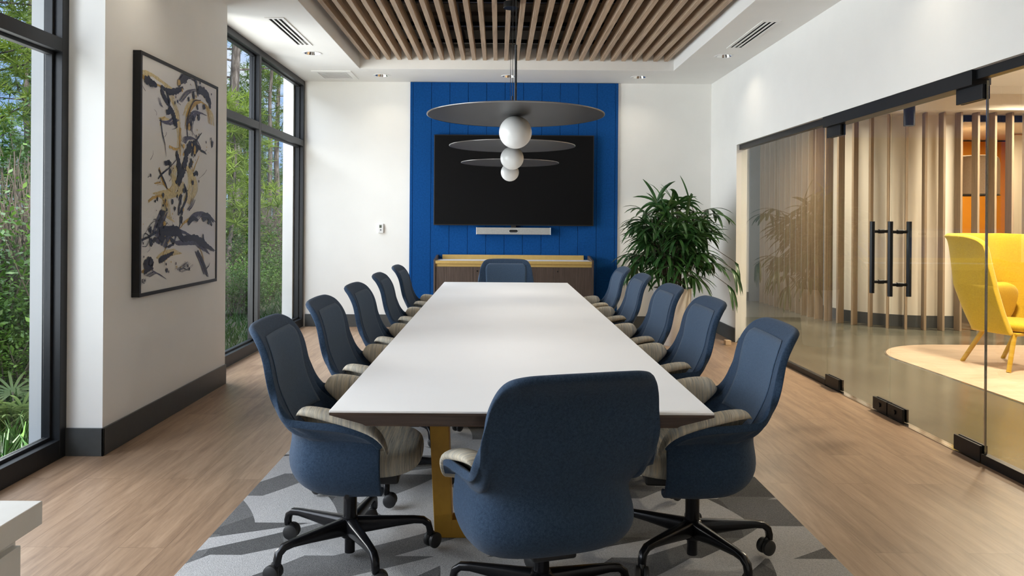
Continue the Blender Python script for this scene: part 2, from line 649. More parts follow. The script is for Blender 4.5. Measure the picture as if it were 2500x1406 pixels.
def catmull(p0, p1, p2, p3, t):
    return .5 * ((2 * p1) + (p2 - p0) * t + (2 * p0 - 5 * p1 + 4 * p2 - p3) * t * t + (3 * p1 - p0 - 3 * p2 + p3) * t ** 3)


def spline(pts, n):
    """n samples per span through every point"""
    pts = [Vector(p) for p in pts]
    P = [2 * pts[0] - pts[1]] + pts + [2 * pts[-1] - pts[-2]]
    out = []
    for i in range(1, len(P) - 2):
        for k in range(n):
            out.append(catmull(P[i - 1], P[i], P[i + 1], P[i + 2], k / n))
    out.append(pts[-1].copy())
    return out


def surface(grid, nu, nv):
    """bicubic surface through a grid of control points [column][row]; returns columns of points"""
    cols = [spline(c, nv) for c in grid]
    rows = [spline([c[j] for c in cols], nu) for j in range(len(cols[0]))]
    return [[rows[j][i] for j in range(len(rows))] for i in range(len(rows[0]))]


def sheet(cols):
    mb = MB()
    n = len(cols[0])
    mb.add([p for c in cols for p in c],
           [(i * n + j, (i + 1) * n + j, (i + 1) * n + j + 1, i * n + j + 1) for i in range(len(cols) - 1) for j in range(n - 1)])
    return mb


def cut(o, boxes=(), discs=()):
    """cut rectangular and round holes right through a mesh"""
    mb = MB()
    for b in boxes:
        mb.box(*b)
    for (x, y, r, z0, z1) in discs:
        mb.cyl((x, y), r, z0, z1, 36)
    k = mb.out('cutter')
    md = o.modifiers.new('cut', 'BOOLEAN')
    md.object = k
    md.operation = 'DIFFERENCE'
    md.solver = 'EXACT'
    dg = bpy.context.evaluated_depsgraph_get()
    dg.update()
    me = bpy.data.meshes.new_from_object(o.evaluated_get(dg))
    o.modifiers.clear()
    o.data = me
    bpy.data.objects.remove(k)
    return o


def smoothed(o, levels=1):
    md = o.modifiers.new('smooth', 'SUBSURF')
    md.levels = levels
    md.render_levels = levels
    return o


# ------------------------------------------------------------------ the room
CEIL = 3.05          # ceiling
YB = 9.18            # far wall
XL, XR = -2.40, 2.64  # window line and glass-wall line
YN = -1.4            # the wall behind the camera
XG = 2.70            # the glass of the partition
PIL = (4.11, 5.95)   # the pier between the two windows

struct(MB().box(-2.42, XG, YN, YB, -.08, 0).out('floor', M['floor']), 'warm oak plank floor of the meeting room', 'floor')
struct(MB().box(XG, 9.2, YN, 14.2, -.08, -.001).out('floor_lobby', M['concrete']), 'polished concrete floor of the lobby beyond the glass', 'floor')

# far wall with a short return outside the window
wb = MB().box(-2.42, 2.76, YB, YB + .22, 0, 3.7).box(-2.66, -2.42, YB + .0, YB + .22, -.5, 3.7)
wb.box(-2.66, -2.535, YB - .10, YB, -.5, 3.7)
struct(wb.out('wall_back', M['wall']), 'white far wall behind the television', 'wall')
struct(MB().box(-2.6, 2.76, YN - .15, YN, 0, 3.7).out('wall_front', M['wall']), 'white wall behind the camera', 'wall')
# left wall: the pier between the windows, a stretch near the camera and the head over the windows
struct(MB().box(-2.61, -2.20, PIL[0], PIL[1], 0, CEIL).box(-2.61, -2.40, PIL[0], PIL[1], CEIL, 3.7).box(-2.61, -2.40, PIL[0], PIL[1], -.5, 0)
       .out('wall_left', M['wall']), 'white pier between the two windows', 'wall')
struct(MB().box(-2.61, -2.40, YN, .85, -.5, 3.7).box(-2.61, -2.40, .85, PIL[0], CEIL, 3.7)
       .box(-2.61, -2.42, PIL[1], YB, CEIL, 3.7).out('wall_left_outer', M['wall']), 'white wall round the near window', 'wall')
# right wall: head over the glass and the end by the far corner
struct(MB().box(XR, XR + .12, YN, 8.19, 2.19, 3.7).box(XR, XR + .12, 8.19, YB, 0, 3.7).box(XR, XR + .12, YN, .9, 0, 2.19)
       .out('wall_right', M['wall']), 'white wall over the glass partition', 'wall')

# ceiling with a coffer
KX0, KX1, KY0, KY1 = -1.595, 1.985, 1.2, 8.39
ce = MB()
rect = lambda x0, x1, y0, y1, z: [Vector(p) for p in ((x0, y0, z), (x1, y0, z), (x1, y1, z), (x0, y1, z))]
loops = [rect(-2.42, XR, YN, YB, CEIL), rect(KX0, KX1, KY0, KY1, CEIL), rect(KX0, KX1, KY0, KY1, CEIL + .12), rect(-2.42, XR, YN, YB, CEIL + .12)]
ce.add([p for l_ in loops for p in l_], [(i * 4 + j, i * 4 + (j + 1) % 4, ((i + 1) % 4) * 4 + (j + 1) % 4, ((i + 1) % 4) * 4 + j) for i in range(4) for j in range(4)])
DOWNLIGHTS = [(-1.94, 7.63), (-1.40, 8.77), (.117, 8.77), (1.66, 8.77), (2.32, 7.63), (-1.94, 4.4), (2.32, 4.4)]
VENTS = [(-1.93, 6.79), (2.32, 6.78)]
GRILLE = (-1.95, 8.77)
ceiling = ce.out('ceiling', M['ceiling'])
cut(ceiling,
    [(x - .068, x + .068, y - .48, y + .48, CEIL - .05, CEIL + .2) for x, y in VENTS]
    + [(GRILLE[0] - .20, GRILLE[0] + .20, GRILLE[1] - .225, GRILLE[1] + .225, CEIL - .05, CEIL + .2)],
    [(x, y, .084, CEIL - .05, CEIL + .2) for x, y in DOWNLIGHTS])
struct(ceiling, 'white ceiling around the wood slat coffer', 'ceiling')
ck = MB()
t = .03
q_ = .004
ck.box(KX0 - t, KX0 + q_, KY0 + q_, KY1 - q_, CEIL + .001, 3.29).box(KX1 - q_, KX1 + t, KY0 + q_, KY1 - q_, CEIL + .001, 3.29)
ck.box(KX0 - t, KX1 + t, KY0 - t, KY0 + q_, CEIL + .001, 3.29).box(KX0 - t, KX1 + t, KY1 - q_, KY1 + t, CEIL + .001, 3.29)
# the coffer's upstand is the same painted board as the ceiling
struct(ck.out('trim_1', M['ceiling']), 'painted upstand around the slatted ceiling coffer', 'ceiling')
dk = MB().box(-2.42, XR, YN, YB, 3.70, 3.80)
for i in range(24):          # ribs of the metal deck
    dk.box(-2.42, XR, YN + .1 + i * .44, YN + .22 + i * .44, 3.66, 3.70)
struct(dk.out('ceiling_deck', M['deck']), 'dark structural deck above the slats', 'ceiling')

# baseboards
BB = .155
struct(MB().box(-2.40, -2.20 + .012, PIL[0] - .012, PIL[0], 0, BB).box(-2.20, -2.188, PIL[0] - .012, PIL[1], 0, BB)
       .out('baseboard_left', M['base'], bevel=.002), 'dark grey baseboard round the white pier', 'baseboard')
struct(MB().box(-2.40, -1.13, YB - .012, YB, 0, BB).box(1.50, XR - .0, YB - .012, YB, 0, BB)
       .out('baseboard_back', M['base'], bevel=.002), 'dark grey baseboard along the far wall', 'baseboard')
struct(MB().box(XR - .012, XR, 8.19, YB - .012, 0, BB).out('baseboard_right', M['base'], bevel=.002),
       'dark grey baseboard in the corner beside the palm', 'baseboard')


# windows: aluminium frames with a transom; the nearer one is mostly out of the picture
def window(name, y0, y1, xin, mulls, label):
    w = hub(name, (0, 0, 0))
    struct(w, label, 'window')
    xo = xin - .105
    fw = .062
    fr = MB()
    for a in (y0, y1 - fw):
        fr.box(xo, xin, a, a + fw, 0, CEIL)
        inn = a + fw if a == y0 else a - .018
        fr.box(xo + .02, xin - .045, inn, inn + .018, .11, CEIL - .07)
    fr.box(xo, xin, y0 + fw, y1 - fw, 0, .105)
    fr.box(xo + .02, xin - .045, y0 + fw, y1 - fw, .105, .123)
    fr.box(xo, xin, y0 + fw, y1 - fw, CEIL - .065, CEIL)
    fr.box(xo + .02, xin - .045, y0 + fw, y1 - fw, CEIL - .083, CEIL - .065)
    struct(fr.out('window_frame', M['alu'], w, bevel=.003))
    ys = [y0 + fw] + [q for m_ in mulls for q in (m_ - .032, m_ + .032)] + [y1 - fw]
    for m_ in mulls:
        struct(MB().box(xo, xin, m_ - .032, m_ + .032, .105, CEIL - .065)
               .box(xo + .02, xin - .045, m_ - .05, m_ + .05, .123, CEIL - .083).out('window_mullion', M['alu'], w, bevel=.003))
    for i in range(0, len(ys), 2):
        a, b = ys[i], ys[i + 1]
        struct(MB().box(xo, xin, a, b, 2.235, 2.31).box(xo + .02, xin - .045, a + .018, b - .018, 2.217, 2.328)
               .out('window_transom', M['alu'], w, bevel=.003))
        for (c, d) in ((.123, 2.217), (2.328, CEIL - .083)):
            struct(MB().box(xo + .034, xo + .042, a + .018, b - .018, c, d).out('window_pane', M['window'], w))
    return w


window('window_1', .85, PIL[0], XL, [2.48], 'tall black framed window nearest the camera')
window('window_2', PIL[1], YB, -2.42, [7.47], 'tall black framed window beyond the pier')

# ------------------------------------------------------------------ glass partition and doors
HEAD = 2.19
tr = MB()
tr.box(XG - .03, XG + .03, .9, 8.19, 2.135, HEAD)          # channel
tr.box(XG - .055, XG + .055, 4.13, 6.03, 2.105, HEAD)      # deeper header over the doors
struct(tr.out('trim_2', M['black'], bevel=.002), 'black head channel over the glass partition', 'trim')
tr = MB()
tr.box(XG - .022, XG + .022, 6.03, 8.19, 0, .048).box(XG - .022, XG + .022, .9, 4.08, 0, .055)
struct(tr.out('trim_3', M['black'], bevel=.002), 'black floor channel under the fixed glass', 'trim')
struct(MB().box(XG - .03, XG + .03, 4.08, 6.03, -.001, .004).out('trim_4', M['chrome']), 'metal threshold strip under the glass doors', 'trim')
JX = .006
w3 = struct(hub('window_3'), 'fixed glass pane between the palm and the doors', 'window')
struct(MB().box(XG - JX, XG + JX, 6.035, 7.16, .03, 2.14).out('window_pane', M['glass'], w3))
struct(MB().box(XG - JX, XG + JX, 7.166, 8.185, .03, 2.14).out('window_pane', M['glass'], w3))
w4 = struct(hub('window_4'), 'fixed glass pane nearest the camera', 'window')
struct(MB().box(XG - JX, XG + JX, .92, 4.075, .03, 2.14).out('window_pane', M['glass'], w4))
struct(MB().box(XG - JX, XG + JX, 4.075, 4.081, .03, 2.12).out('window_trim', M['chrome'], w4))


def glass_door(name, y0, y1, hy, hinge, label):
    d = struct(hub(name), label, 'door')
    struct(MB().box(XG - JX, XG + JX, y0 + .003, y1 - .003, .012, 2.10).out('door_pane', M['glass'], d))
    for (z0, z1, ln) in ((.008, .095, .24), (2.02, 2.105, .24)):
        ya, yb = (y1 - ln, y1 - .004) if hinge > 0 else (y0 + .004, y0 + ln)
        f = MB().box(XG - .022, XG - JX, ya, yb, z0, z1).box(XG + JX, XG + .022, ya, yb, z0, z1)
        struct(f.out('door_patch_fitting', M['black'], d, bevel=.002))
    # lock fitting at the meeting edge
    ya, yb = (y0 + .004, y0 + .19) if hinge > 0 else (y1 - .19, y1 - .004)
    f = MB().box(XG - .022, XG - JX, ya, yb, .008, .095).box(XG + JX, XG + .022, ya, yb, .008, .095)
    f.rings([[Vector((x, (ya + yb) / 2 + math.cos(q) * .016, .055 + math.sin(q) * .016)) for q in (2 * PI * k / 16 for k in range(16))]
             for x in (XG - .03, XG - .022)])
    struct(f.out('door_lock', M['black'], d, bevel=.002))
    h = MB()
    for sx in (-.063, .063):
        h.rings([[Vector((XG + sx + math.cos(q) * .0165, hy + math.sin(q) * .0165, z)) for q in (2 * PI * k / 20 for k in range(20))]
                 for z in (.835, 1.34)])
    for z in (.915, 1.27):
        h.rings([[Vector((x, hy + math.cos(q) * .011, z + math.sin(q) * .011)) for q in (2 * PI * k / 14 for k in range(14))]
                 for x in (XG - .06, XG + .06)])
        h.rings([[Vector((x, hy + math.cos(q) * .015, z + math.sin(q) * .015)) for q in (2 * PI * k / 14 for k in range(14))]
                 for x in (XG - .018, XG + .018)])
    struct(h.out('door_handle', M['black'], d, smooth=40))
    return d


glass_door('door_1', 5.07, 6.03, 5.20, 1, 'frameless glass door hinged on its far edge')
glass_door('door_2', 4.085, 5.065, 4.96, -1, 'frameless glass door hinged on its near edge')

# ------------------------------------------------------------------ the lobby beyond the glass
def slat_path(n_off=0.0):
    """points (x, y, inward normal) along the curved screen, every .21 m"""
    out = []
    cx, cy_, rr = 5.62, 10.40, 1.24
    L1 = 12.45 - cy_
    L2 = rr * PI / 2
    s = 0.10
    while s < L1 + L2 + 2.2:
        if s < L1:
            out.append(((4.38, 12.45 - s), (1, 0)))
        elif s < L1 + L2:
            a = PI + (s - L1) / rr
            out.append(((cx + rr * math.cos(a), cy_ + rr * math.sin(a)), (-math.cos(a), -math.sin(a))))
        else:
            out.append(((cx + s - L1 - L2, 9.16), (0, 1)))
        s += .212
    return out


scr = thing('slat_screen', 'curved screen of upright wood slats in the lobby beyond the glass', 'screen', (4.38, 9.16, 0))
for (px, py), (nx, ny) in slat_path():
    a = math.atan2(ny, nx)
    mt = Matrix.Rotation(a, 3, 'Z')
    c = Vector((px + nx * .06 - 4.38, py + ny * .06 - 9.16, 1.36))
    b = MB().obox(c, (.12, .026, 2.72), mt)
    b.out('slat', M['screen'], scr)

# wall behind the screen: straight, curved, then open towards the booth
def wall_arc(rr, z0, z1, thick):
    cx, cy_ = 5.62, 10.40
    pts = [(cx - rr, 12.6)] + [(cx + rr * math.cos(PI + q * PI / 2 / 20), cy_ + rr * math.sin(PI + q * PI / 2 / 20)) for q in range(21)] + [(5.86, cy_ - rr)]
    r2 = rr - thick
    pt2 = [(cx - r2, 12.6)] + [(cx + r2 * math.cos(PI + q * PI / 2 / 20), cy_ + r2 * math.sin(PI + q * PI / 2 / 20)) for q in range(21)] + [(5.86, cy_ - r2)]
    return MB().rings([[Vector((x, y, z0)) for x, y in pts + pt2[::-1]], [Vector((x, y, z1)) for x, y in pts + pt2[::-1]]])


struct(wall_arc(.93, 0, 2.9, .10).out('wall_lobby', M['cream'], smooth=30), 'cream curved wall behind the wood slats', 'wall')
struct(wall_arc(.945, 0, .15, .015).out('baseboard_lobby', M['base'], smooth=30), 'dark baseboard of the curved lobby wall', 'baseboard')
struct(MB().box(6.86, 9.2, 9.47, 9.57, 0, 2.9).box(5.86, 6.86, 9.47, 9.57, 2.72, 2.9).out('wall_lobby_right', M['cream']),
       'cream lobby wall right of the booth opening', 'wall')
fr = MB().box(5.86, 6.90, 9.43, 9.50, 2.64, 2.72).box(6.83, 6.90, 9.43, 9.50, 0, 2.64).box(5.86, 5.89, 9.43, 9.50, 0, 2.64)
struct(fr.out('trim_5', M['black']), 'black frame round the booth opening', 'trim')
struct(MB().box(2.70, 9.2, 12.6, 12.75, 0, 3.3).out('wall_lobby_back', M['cream']), 'cream back wall of the lobby corridor', 'wall')
struct(MB().box(2.70, 4.29, 12.585, 12.6, 0, .15).out('baseboard_lobby_back', M['base']), 'dark baseboard of the corridor end wall', 'baseboard')
struct(MB().box(9.1, 9.2, YN, 12.6, 0, 3.3).out('wall_lobby_side', M['cream']), 'cream lobby wall far to the right', 'wall')
struct(MB().box(2.76, 9.2, YN - .1, YN, 0, 3.3).out('wall_lobby_front', M['cream']), 'cream lobby wall behind the camera', 'wall')
# grey corridor door with amber panels
dr = struct(hub('door_3'), 'grey corridor door with amber panels at the end of the lobby', 'door')
struct(MB().box(4.28, 5.25, 12.54, 12.60, 0, 2.72).out('door_frame', M['greydoor'], dr))
struct(MB().box(4.46, 5.10, 12.52, 12.54, .34, 2.0).out('door_panel', M['amber'], dr))
struct(MB().box(4.46, 5.10, 12.52, 12.54, 2.20, 2.66).out('door_transom_panel', M['amber'], dr))
# lobby ceiling with a dropped soffit over the screen
struct(MB().box(2.76, 9.2, YN, 9.02, 2.92, 3.05).box(2.76, 4.2, 9.02, 12.6, 2.92, 3.05).out('ceiling_lobby', M['ceiling']), 'white lobby ceiling', 'ceiling')
sp = [(4.20, 12.6), (4.20, 10.35)] + [(5.60 + 1.40 * math.cos(PI + q * PI / 2 / 16), 10.40 + 1.40 * math.sin(PI + q * PI / 2 / 16)) for q in range(17)] + [(9.2, 9.0), (9.2, 12.6)]
struct(MB().prism(sp, 'z', 2.725, 3.06).out('ceiling_soffit', M['cream'], smooth=25), 'beige dropped soffit over the slat screen', 'ceiling')

# booth behind the opening
struct(MB().box(5.75, 9.1, 12.2, 12.3, 0, 2.7).out('wall_booth', M['orange']), 'orange wall inside the booth', 'wall')
struct(MB().box(7.86, 9.1, 11.3, 11.4, 0, 2.7).out('wall_booth_side', M['cream']), 'cream side wall inside the booth', 'wall')
sh = thing('felt_pendant_lamp', 'large beige felt drum lamp hanging in the orange booth', 'lamp', (6.86, 10.6, 1.74))
sh_m = MB().lathe([(.25, .0), (.285, .02), (.29, .05), (.29, .45), (.275, .53), (.235, .57), (.03, .575)], n=40)
sh_m.out('lamp_shade', M['shade'], sh, smooth=50)
MB().lathe([(.292, .0), (.298, .006), (.292, .014)], n=40).out('lamp_rim', M['base'], sh, smooth=50)
MB().tube([(0, 0, .57), (.03, 0, .70), (-.02, 0, .82), (0, 0, .985)], .006, 6).out('lamp_cord', M['black'], sh, smooth=60)
MB().tube([(-.2, 0, .57), (-.2, 0, .985)], .003, 6).out('suspension_wire', M['black'], sh)
bn = thing('booth_bench', 'low bench with a pale wood top inside the orange booth', 'bench', (7.2, 11.75, 0))
MB().box(-1.3, .6, -.25, .25, .40, .46).out('seat', M['island'], bn, bevel=.006)
MB().box(-1.25, .55, -.2, .25, 0, .40).out('bench_base', M['base'], bn)

# lobby lamps
cl = thing('cylinder_downlight', 'black cylinder downlight hanging from the lobby ceiling', 'lamp', (4.70, 8.45, 2.45))
MB().lathe([(.0001, .03), (.05, .03), (.05, .0), (.060, .0), (.060, .31), (.0001, .31)], n=32).out('lamp_body', M['black'], cl, smooth=40)
MB().cyl((0, 0), .050, .012, .02, 24).out('lamp_lens', M['lampwarm'], cl)
MB().cyl((0, 0), .010, .31, .47, 12).out('stem', M['black'], cl)
for i, (x, y, lab) in enumerate([(6.35, 8.35, 'recessed downlight in the lobby ceiling above the yellow armchair'),
                                 (4.3, 6.2, 'recessed downlight in the lobby ceiling just outside the glass doors')]):
    d = thing('lobby_downlight', lab, 'downlight', (x, y, 2.92), group='lobby downlights')
    MB().lathe([(.065, -.001), (.068, -.006), (.085, -.006), (.088, -.0005)], n=32).out('trim_ring', M['chromering'], d, smooth=50)
    MB().cyl((0, 0), .066, -.003, -.001, 28).out('lens', M['lampwarm'], d)

# inlaid wood island under the armchair
ip = [(3.90, 2.0), (3.90, 7.20)] + [(4.80 + .90 * math.cos(PI - q * PI / 2 / 20), 7.18 + .90 * math.sin(PI - q * PI / 2 / 20)) for q in range(21)] + [(8.6, 8.08), (8.6, 2.0)]
struct(MB().prism(ip, 'z', -.001, .006).out('floor_island', M['island']), 'pale wood floor inlay with a rounded corner under the yellow armchair', 'floor')
ring_o = [Vector((x, y, 0)) for x, y in ip]
io = [(3.885, 2.0), (3.885, 7.20)] + [(4.80 + .915 * math.cos(PI - q * PI / 2 / 20), 7.18 + .915 * math.sin(PI - q * PI / 2 / 20)) for q in range(21)] + [(8.6, 8.095), (8.6, 2.0)]
struct(MB().prism(io, 'z', -.001, .004).out('trim_6', M['chrome']), 'thin metal edge round the wood floor inlay', 'trim')

# yellow wing armchair: seat facing local +X
ac = thing('wing_armchair', 'yellow high-backed wing armchair on the pale wood inlay in the lobby', 'armchair', (4.83, 6.93, 0.006), math.atan2(-.95, .30))


def wing_cols():
    # half columns from the middle of the back (s=0) to the front edge of the wing
    # each: (f, s) at heights .32, .50, .74, .78, 1.0, 1.16, top
    cols = []
    spec = [
        ((-.20, 0), (-.27, 0), (-.37, 0), (-.375, 0), (-.39, 0), (-.42, 0), (-.46, 0), 1.225),
        ((-.20, .13), (-.27, .15), (-.37, .17), (-.375, .17), (-.39, .18), (-.42, .19), (-.45, .20), 1.225),
        ((-.18, .22), (-.25, .26), (-.33, .29), (-.335, .295), (-.35, .305), (-.375, .32), (-.41, .34), 1.225),
        ((-.13, .27), (-.17, .31), (-.23, .345), (-.235, .35), (-.25, .365), (-.27, .38), (-.30, .40), 1.225),
        ((-.03, .285), (-.05, .325), (-.08, .36), (-.082, .365), (-.10, .385), (-.12, .405), (-.14, .425), 1.22),
        ((.10, .29), (.07, .33), (.04, .37), (.035, .372), (.0, .395), (-.02, .415), (-.03, .43), 1.20),
        ((.18, .292), (.14, .333), (.105, .372), (.10, .375), (.07, .40), (.045, .417), (.03, .43), 1.175),
        ((.235, .295), (.19, .335), (.145, .375), (.14, .378), (.11, .403), (.092, .418), (.075, .428), 1.14),
    ]
    for sp_ in spec:
        zt = sp_[-1]
        zs = [.32, .50, .73, .77, .95, zt - .07, zt]
        cols.append([Vector((f, s_, z)) for (f, s_), z in zip(sp_[:-1], zs)])
    return cols


wc = wing_cols()
full = [[Vector((p.x, -p.y, p.z)) for p in c] for c in wc[:0:-1]] + wc
sh_o = sheet(surface(full, 5, 4)).out('shell', M['yellow'], ac, smooth=180, fix=False)
so = sh_o.modifiers.new('thick', 'SOLIDIFY')
so.thickness = .055
so.offset = 0
smoothed(sh_o, 1)


def cushion(f0, f1, hw, z0, z1, n=2.8, crown=.02, nseg=48):
    """rounded-square pillow"""
    cx, rx = (f0 + f1) / 2, (f1 - f0) / 2
    rings_ = []
    prof = [(0.02, -1.0), (.55, -1.0), (.86, -.93), (.96, -.70), (1.0, -.30), (1.0, .25), (.97, .62), (.88, .88), (.6, 1.0), (.3, 1.06), (.02, 1.08)]
    zc, hz = (z0 + z1) / 2, (z1 - z0) / 2
    for q, h in prof:
        rg = []
        for k in range(nseg):
            a = 2 * PI * k / nseg
            ca, sa = math.cos(a), math.sin(a)
            rg.append(Vector((cx + rx * q * math.copysign(abs(ca) ** (2 / n), ca), hw * q * math.copysign(abs(sa) ** (2 / n), sa), zc + hz * h)))
        rings_.append(rg)
    return MB().rings(rings_)


smoothed(cushion(-.22, .30, .275, .34, .435, 3.6).out('seat_cushion', M['yellow'], ac, smooth=180))
bc = cushion(-.10, .30, .25, 0, .12, 3.2).out('back_cushion', M['yellow'], ac, smooth=180)
bc.rotation_euler = (0, R(-76), 0)
bc.location = (-.14, 0, .46)
smoothed(bc)
MB().box(-.20, .26, -.27, .27, .315, .345).out('seat_frame', M['yellowleg'], ac, bevel=.01)
for (f, s_, tf, ts) in ((.26, -.37, .22, -.25), (-.29, -.263, -.10, -.22), (.26, .37, .22, .25), (-.29, .263, -.10, .22)):
    MB().tube([(tf, ts, .335), (f, s_, 0)], [.022, .019], 16).out('leg', M['yellowleg'], ac, smooth=50)

# ------------------------------------------------------------------ ceiling slats
sc_ = thing('slat_ceiling', 'suspended ceiling of oak slats in the coffer over the table', 'slat ceiling', (.195, KY0, 3.15))
for i in range(29):
    x = -1.50 + i * (3.39 / 28)
    MB().box(x - .022 - .195, x + .022 - .195, .02, KY1 - KY0 - .012, .0, .115).out('slat', M['slat'], sc_, bevel=.0015, bseg=1)
for y in (1.9, 3.1, 4.3, 5.5, 6.55, 7.35, 8.05):
    MB().box(KX0 - .195, KX1 - .195, y - KY0 - .02, y - KY0 + .02, .115, .155).out('hanger_rail', M['black'], sc_)
for i, (x, lab) in enumerate([(-.42, 'black conduit above the slats left of the pendant cables'), (.62, 'black conduit above the slats right of the pendant cables')]):
    p = MB().tube([(x, KY0, 3.46), (x, KY1 + .3, 3.46)], .022, 12).out('ceiling_conduit', M['black'], smooth=60)
    tag(p, lab, 'conduit', 'conduits above the slats')

# ------------------------------------------------------------------ vents, grille and downlights in the ceiling
for (x, y), lab in zip(VENTS, ('white slot air vent in the ceiling by the windows', 'white slot air vent in the ceiling by the glass partition')):
    v = thing('air_vent', lab, 'vent', (x, y, CEIL), group='slot air vents')
    f = MB()
    f.box(-.082, .082, -.50, .50, -.006, .0)
    fo = f.out('vent_frame', M['ceiling'])
    cut(fo, [(-.042 + k * .042 - .0135, -.042 + k * .042 + .0135, -.465, .465, -.02, .02) for k in (0, 1, 2)])
    fo.parent = v
    bk = MB().box(-.066, .066, -.476, .476, .045, .05).box(-.066, -.064, -.476, .476, 0, .05).box(.064, .066, -.476, .476, 0, .05)
    bk.out('vent_cavity', M['black'], v)
g = thing('return_air_grille', 'perforated return air grille in the ceiling corner by the far window', 'vent', (GRILLE[0], GRILLE[1], CEIL))
MB().box(-.23, .23, -.25, -.19, -.007, .0).box(-.23, .23, .19, .25, -.007, .0).box(-.23, -.17, -.19, .19, -.007, .0).box(.17, .23, -.19, .19, -.007, .0) \
    .out('grille_frame', M['ceiling'], g)
b = MB()
for i in range(25):
    b.box(-.17, .17, -.19 + i * .0155, -.19 + i * .0155 + .008, -.004, -.001)
for i in range(23):
    b.box(-.17 + i * .0155, -.17 + i * .0155 + .007, -.19, .19, -.004, -.0012)
b.out('grille_mesh', M['ceiling'], g)
MB().box(-.19, .19, -.215, .215, .05, .055).out('grille_cavity', plain('grille_cavity', (.12, .115, .11), .8), g)
labs = ['recessed downlight by the windows next to the slot vent', 'recessed downlight above the white wall left of the blue panel',
        'recessed downlight above the blue panel behind the pendants', 'recessed downlight over the palm',
        'recessed downlight by the glass partition next to the slot vent',
        'recessed downlight by the pier near the camera', 'recessed downlight by the glass doors near the camera']
for (x, y), lab in zip(DOWNLIGHTS, labs):
    d = thing('recessed_downlight', lab, 'downlight', (x, y, CEIL), group='recessed ceiling downlights')
    MB().lathe([(.080, .0), (.080, -.004), (.098, -.004), (.100, .0)], n=40).out('trim_ring', M['chromering'], d, smooth=50)
    MB().lathe([(.080, -.002), (.072, .02), (.056, .07), (.050, .09)], n=40).out('reflector', M['chrome'], d, smooth=80)
    MB().cyl((0, 0), .052, .088, .092, 28).out('lens', M['lampwhite'], d)
    pass

# ------------------------------------------------------------------ blue panel, television, sound bar, thermostat
pn = MB().box(-1.107, 1.480, YB - .012, YB - .001, 0.0, CEIL - .004)
xs = [-1.107, -1.070] + [-1.070 + .2285 * k for k in range(1, 12)] + [1.480]
for a, b in zip(xs[:-1], xs[1:]):
    pn.box(a + .0022, b - .0022, YB - .026, YB - .012, 0.0, CEIL - .004)
tag(pn.out('felt_wall_panel', M['felt'], bevel=.002), 'deep blue grooved felt panel on the far wall behind the television', 'wall panel')

tv = thing('television', 'large black wall-mounted television on the blue panel', 'television', (.185, YB - .026, 1.83))
MB().box(-.985, .985, -.075, -.028, -.558, .558).out('tv_housing', M['tvframe'], tv, bevel=.004)
MB().box(-.974, .974, -.0765, -.074, -.545, .547).out('screen', M['screenblack'], tv)
MB().box(-.30, .30, -.028, .0, -.25, .25).out('wall_bracket', M['blackp'], tv)

sb = thing('sound_bar', 'grey video sound bar under the television', 'sound bar', (.185, YB - .026, 1.205))
MB().box(-.455, .455, -.095, -.012, -.042, .042).out('bar_body', M['bar'], sb, bevel=.006)
for ec in (-.459, .452):
    MB().box(ec, ec + .007, -.097, -.012, -.044, .044).out('end_cap', M['plastic'], sb, bevel=.002)
lz = [Vector((0 + .034 * (1 if math.cos(a) > 0 else -1) + .018 * math.cos(a), 0, .018 * math.sin(a))) for a in (2 * PI * (k + .5) / 32 for k in range(32))]
MB().rings([[p + Vector((0, y, 0)) for p in lz] for y in (-.0985, -.09)]).out('camera_lens', M['blackp'], sb, smooth=40)
MB().tube([p * 1.08 + Vector((0, -.097, 0)) for p in lz + [lz[0]]], .0022, 6).out('lens_ring', M['chromering'], sb, smooth=60)
MB().box(-.03, .03, -.06, .0, .03, .12).out('bar_bracket', M['blackp'], sb)

th = thing('thermostat', 'small white thermostat on the wall left of the blue panel', 'thermostat', (-1.462, YB, 1.225))
MB().box(-.034, .034, -.026, -.0005, -.058, .058).out('housing', M['plastic'], th, bevel=.006)
MB().box(-.016, .012, -.0272, -.025, .008, .043).out('display', M['lcd'], th)
dial = [(.011 * math.cos(2 * PI * k / 20), .011 * math.sin(2 * PI * k / 20) - .018) for k in range(20)]
MB().prism(dial, 'y', -.028, -.025).out('button', M['greybutton'], th)
MB().box(-.012, -.008, -.0272, -.025, -.042, -.038).out('indicator', M['greybutton'], th)

# ------------------------------------------------------------------ credenza
cz = thing('credenza', 'dark walnut credenza with a white top and ochre gallery under the television', 'credenza', (.183, YB - .026, 0))
HW, DP, CT = .945, .46, .868
for sx in (-1, 1):
    a, b = sorted((sx * HW, sx * (HW - .022)))
    MB().box(a, b, -DP, -.005, 0, .815).prism([(-DP, .81), (-.005, .81), (-.005, .905), (-.10, .905), (-DP, .868)], 'x', a, b) \
        .out('side_panel', M['walnut'], cz, bevel=.002)
MB().box(-HW + .022, HW - .022, -DP + .004, -.005, .835, .852).out('top', M['tabletop'], cz, bevel=.002)
MB().box(-HW + .022, HW - .022, -DP, -DP + .012, .822, .856).box(-HW + .022, HW - .022, -DP + .02, -DP + .03, .785, .822).out('front_trim', M['goldtrim'], cz)
MB().box(-HW + .07, HW - .07, -.024, -.012, .852, .908).out('gallery_rail', M['goldtrim'], cz)
MB().box(-HW + .022, HW - .022, -DP + .035, -.005, .05, .80).out('carcass', M['walnut'], cz)
MB().box(-HW + .05, HW - .05, -DP + .06, -.03, 0, .05).out('plinth', M['blackp'], cz)
dx = [-HW + .022, -.475, .475, HW - .022]
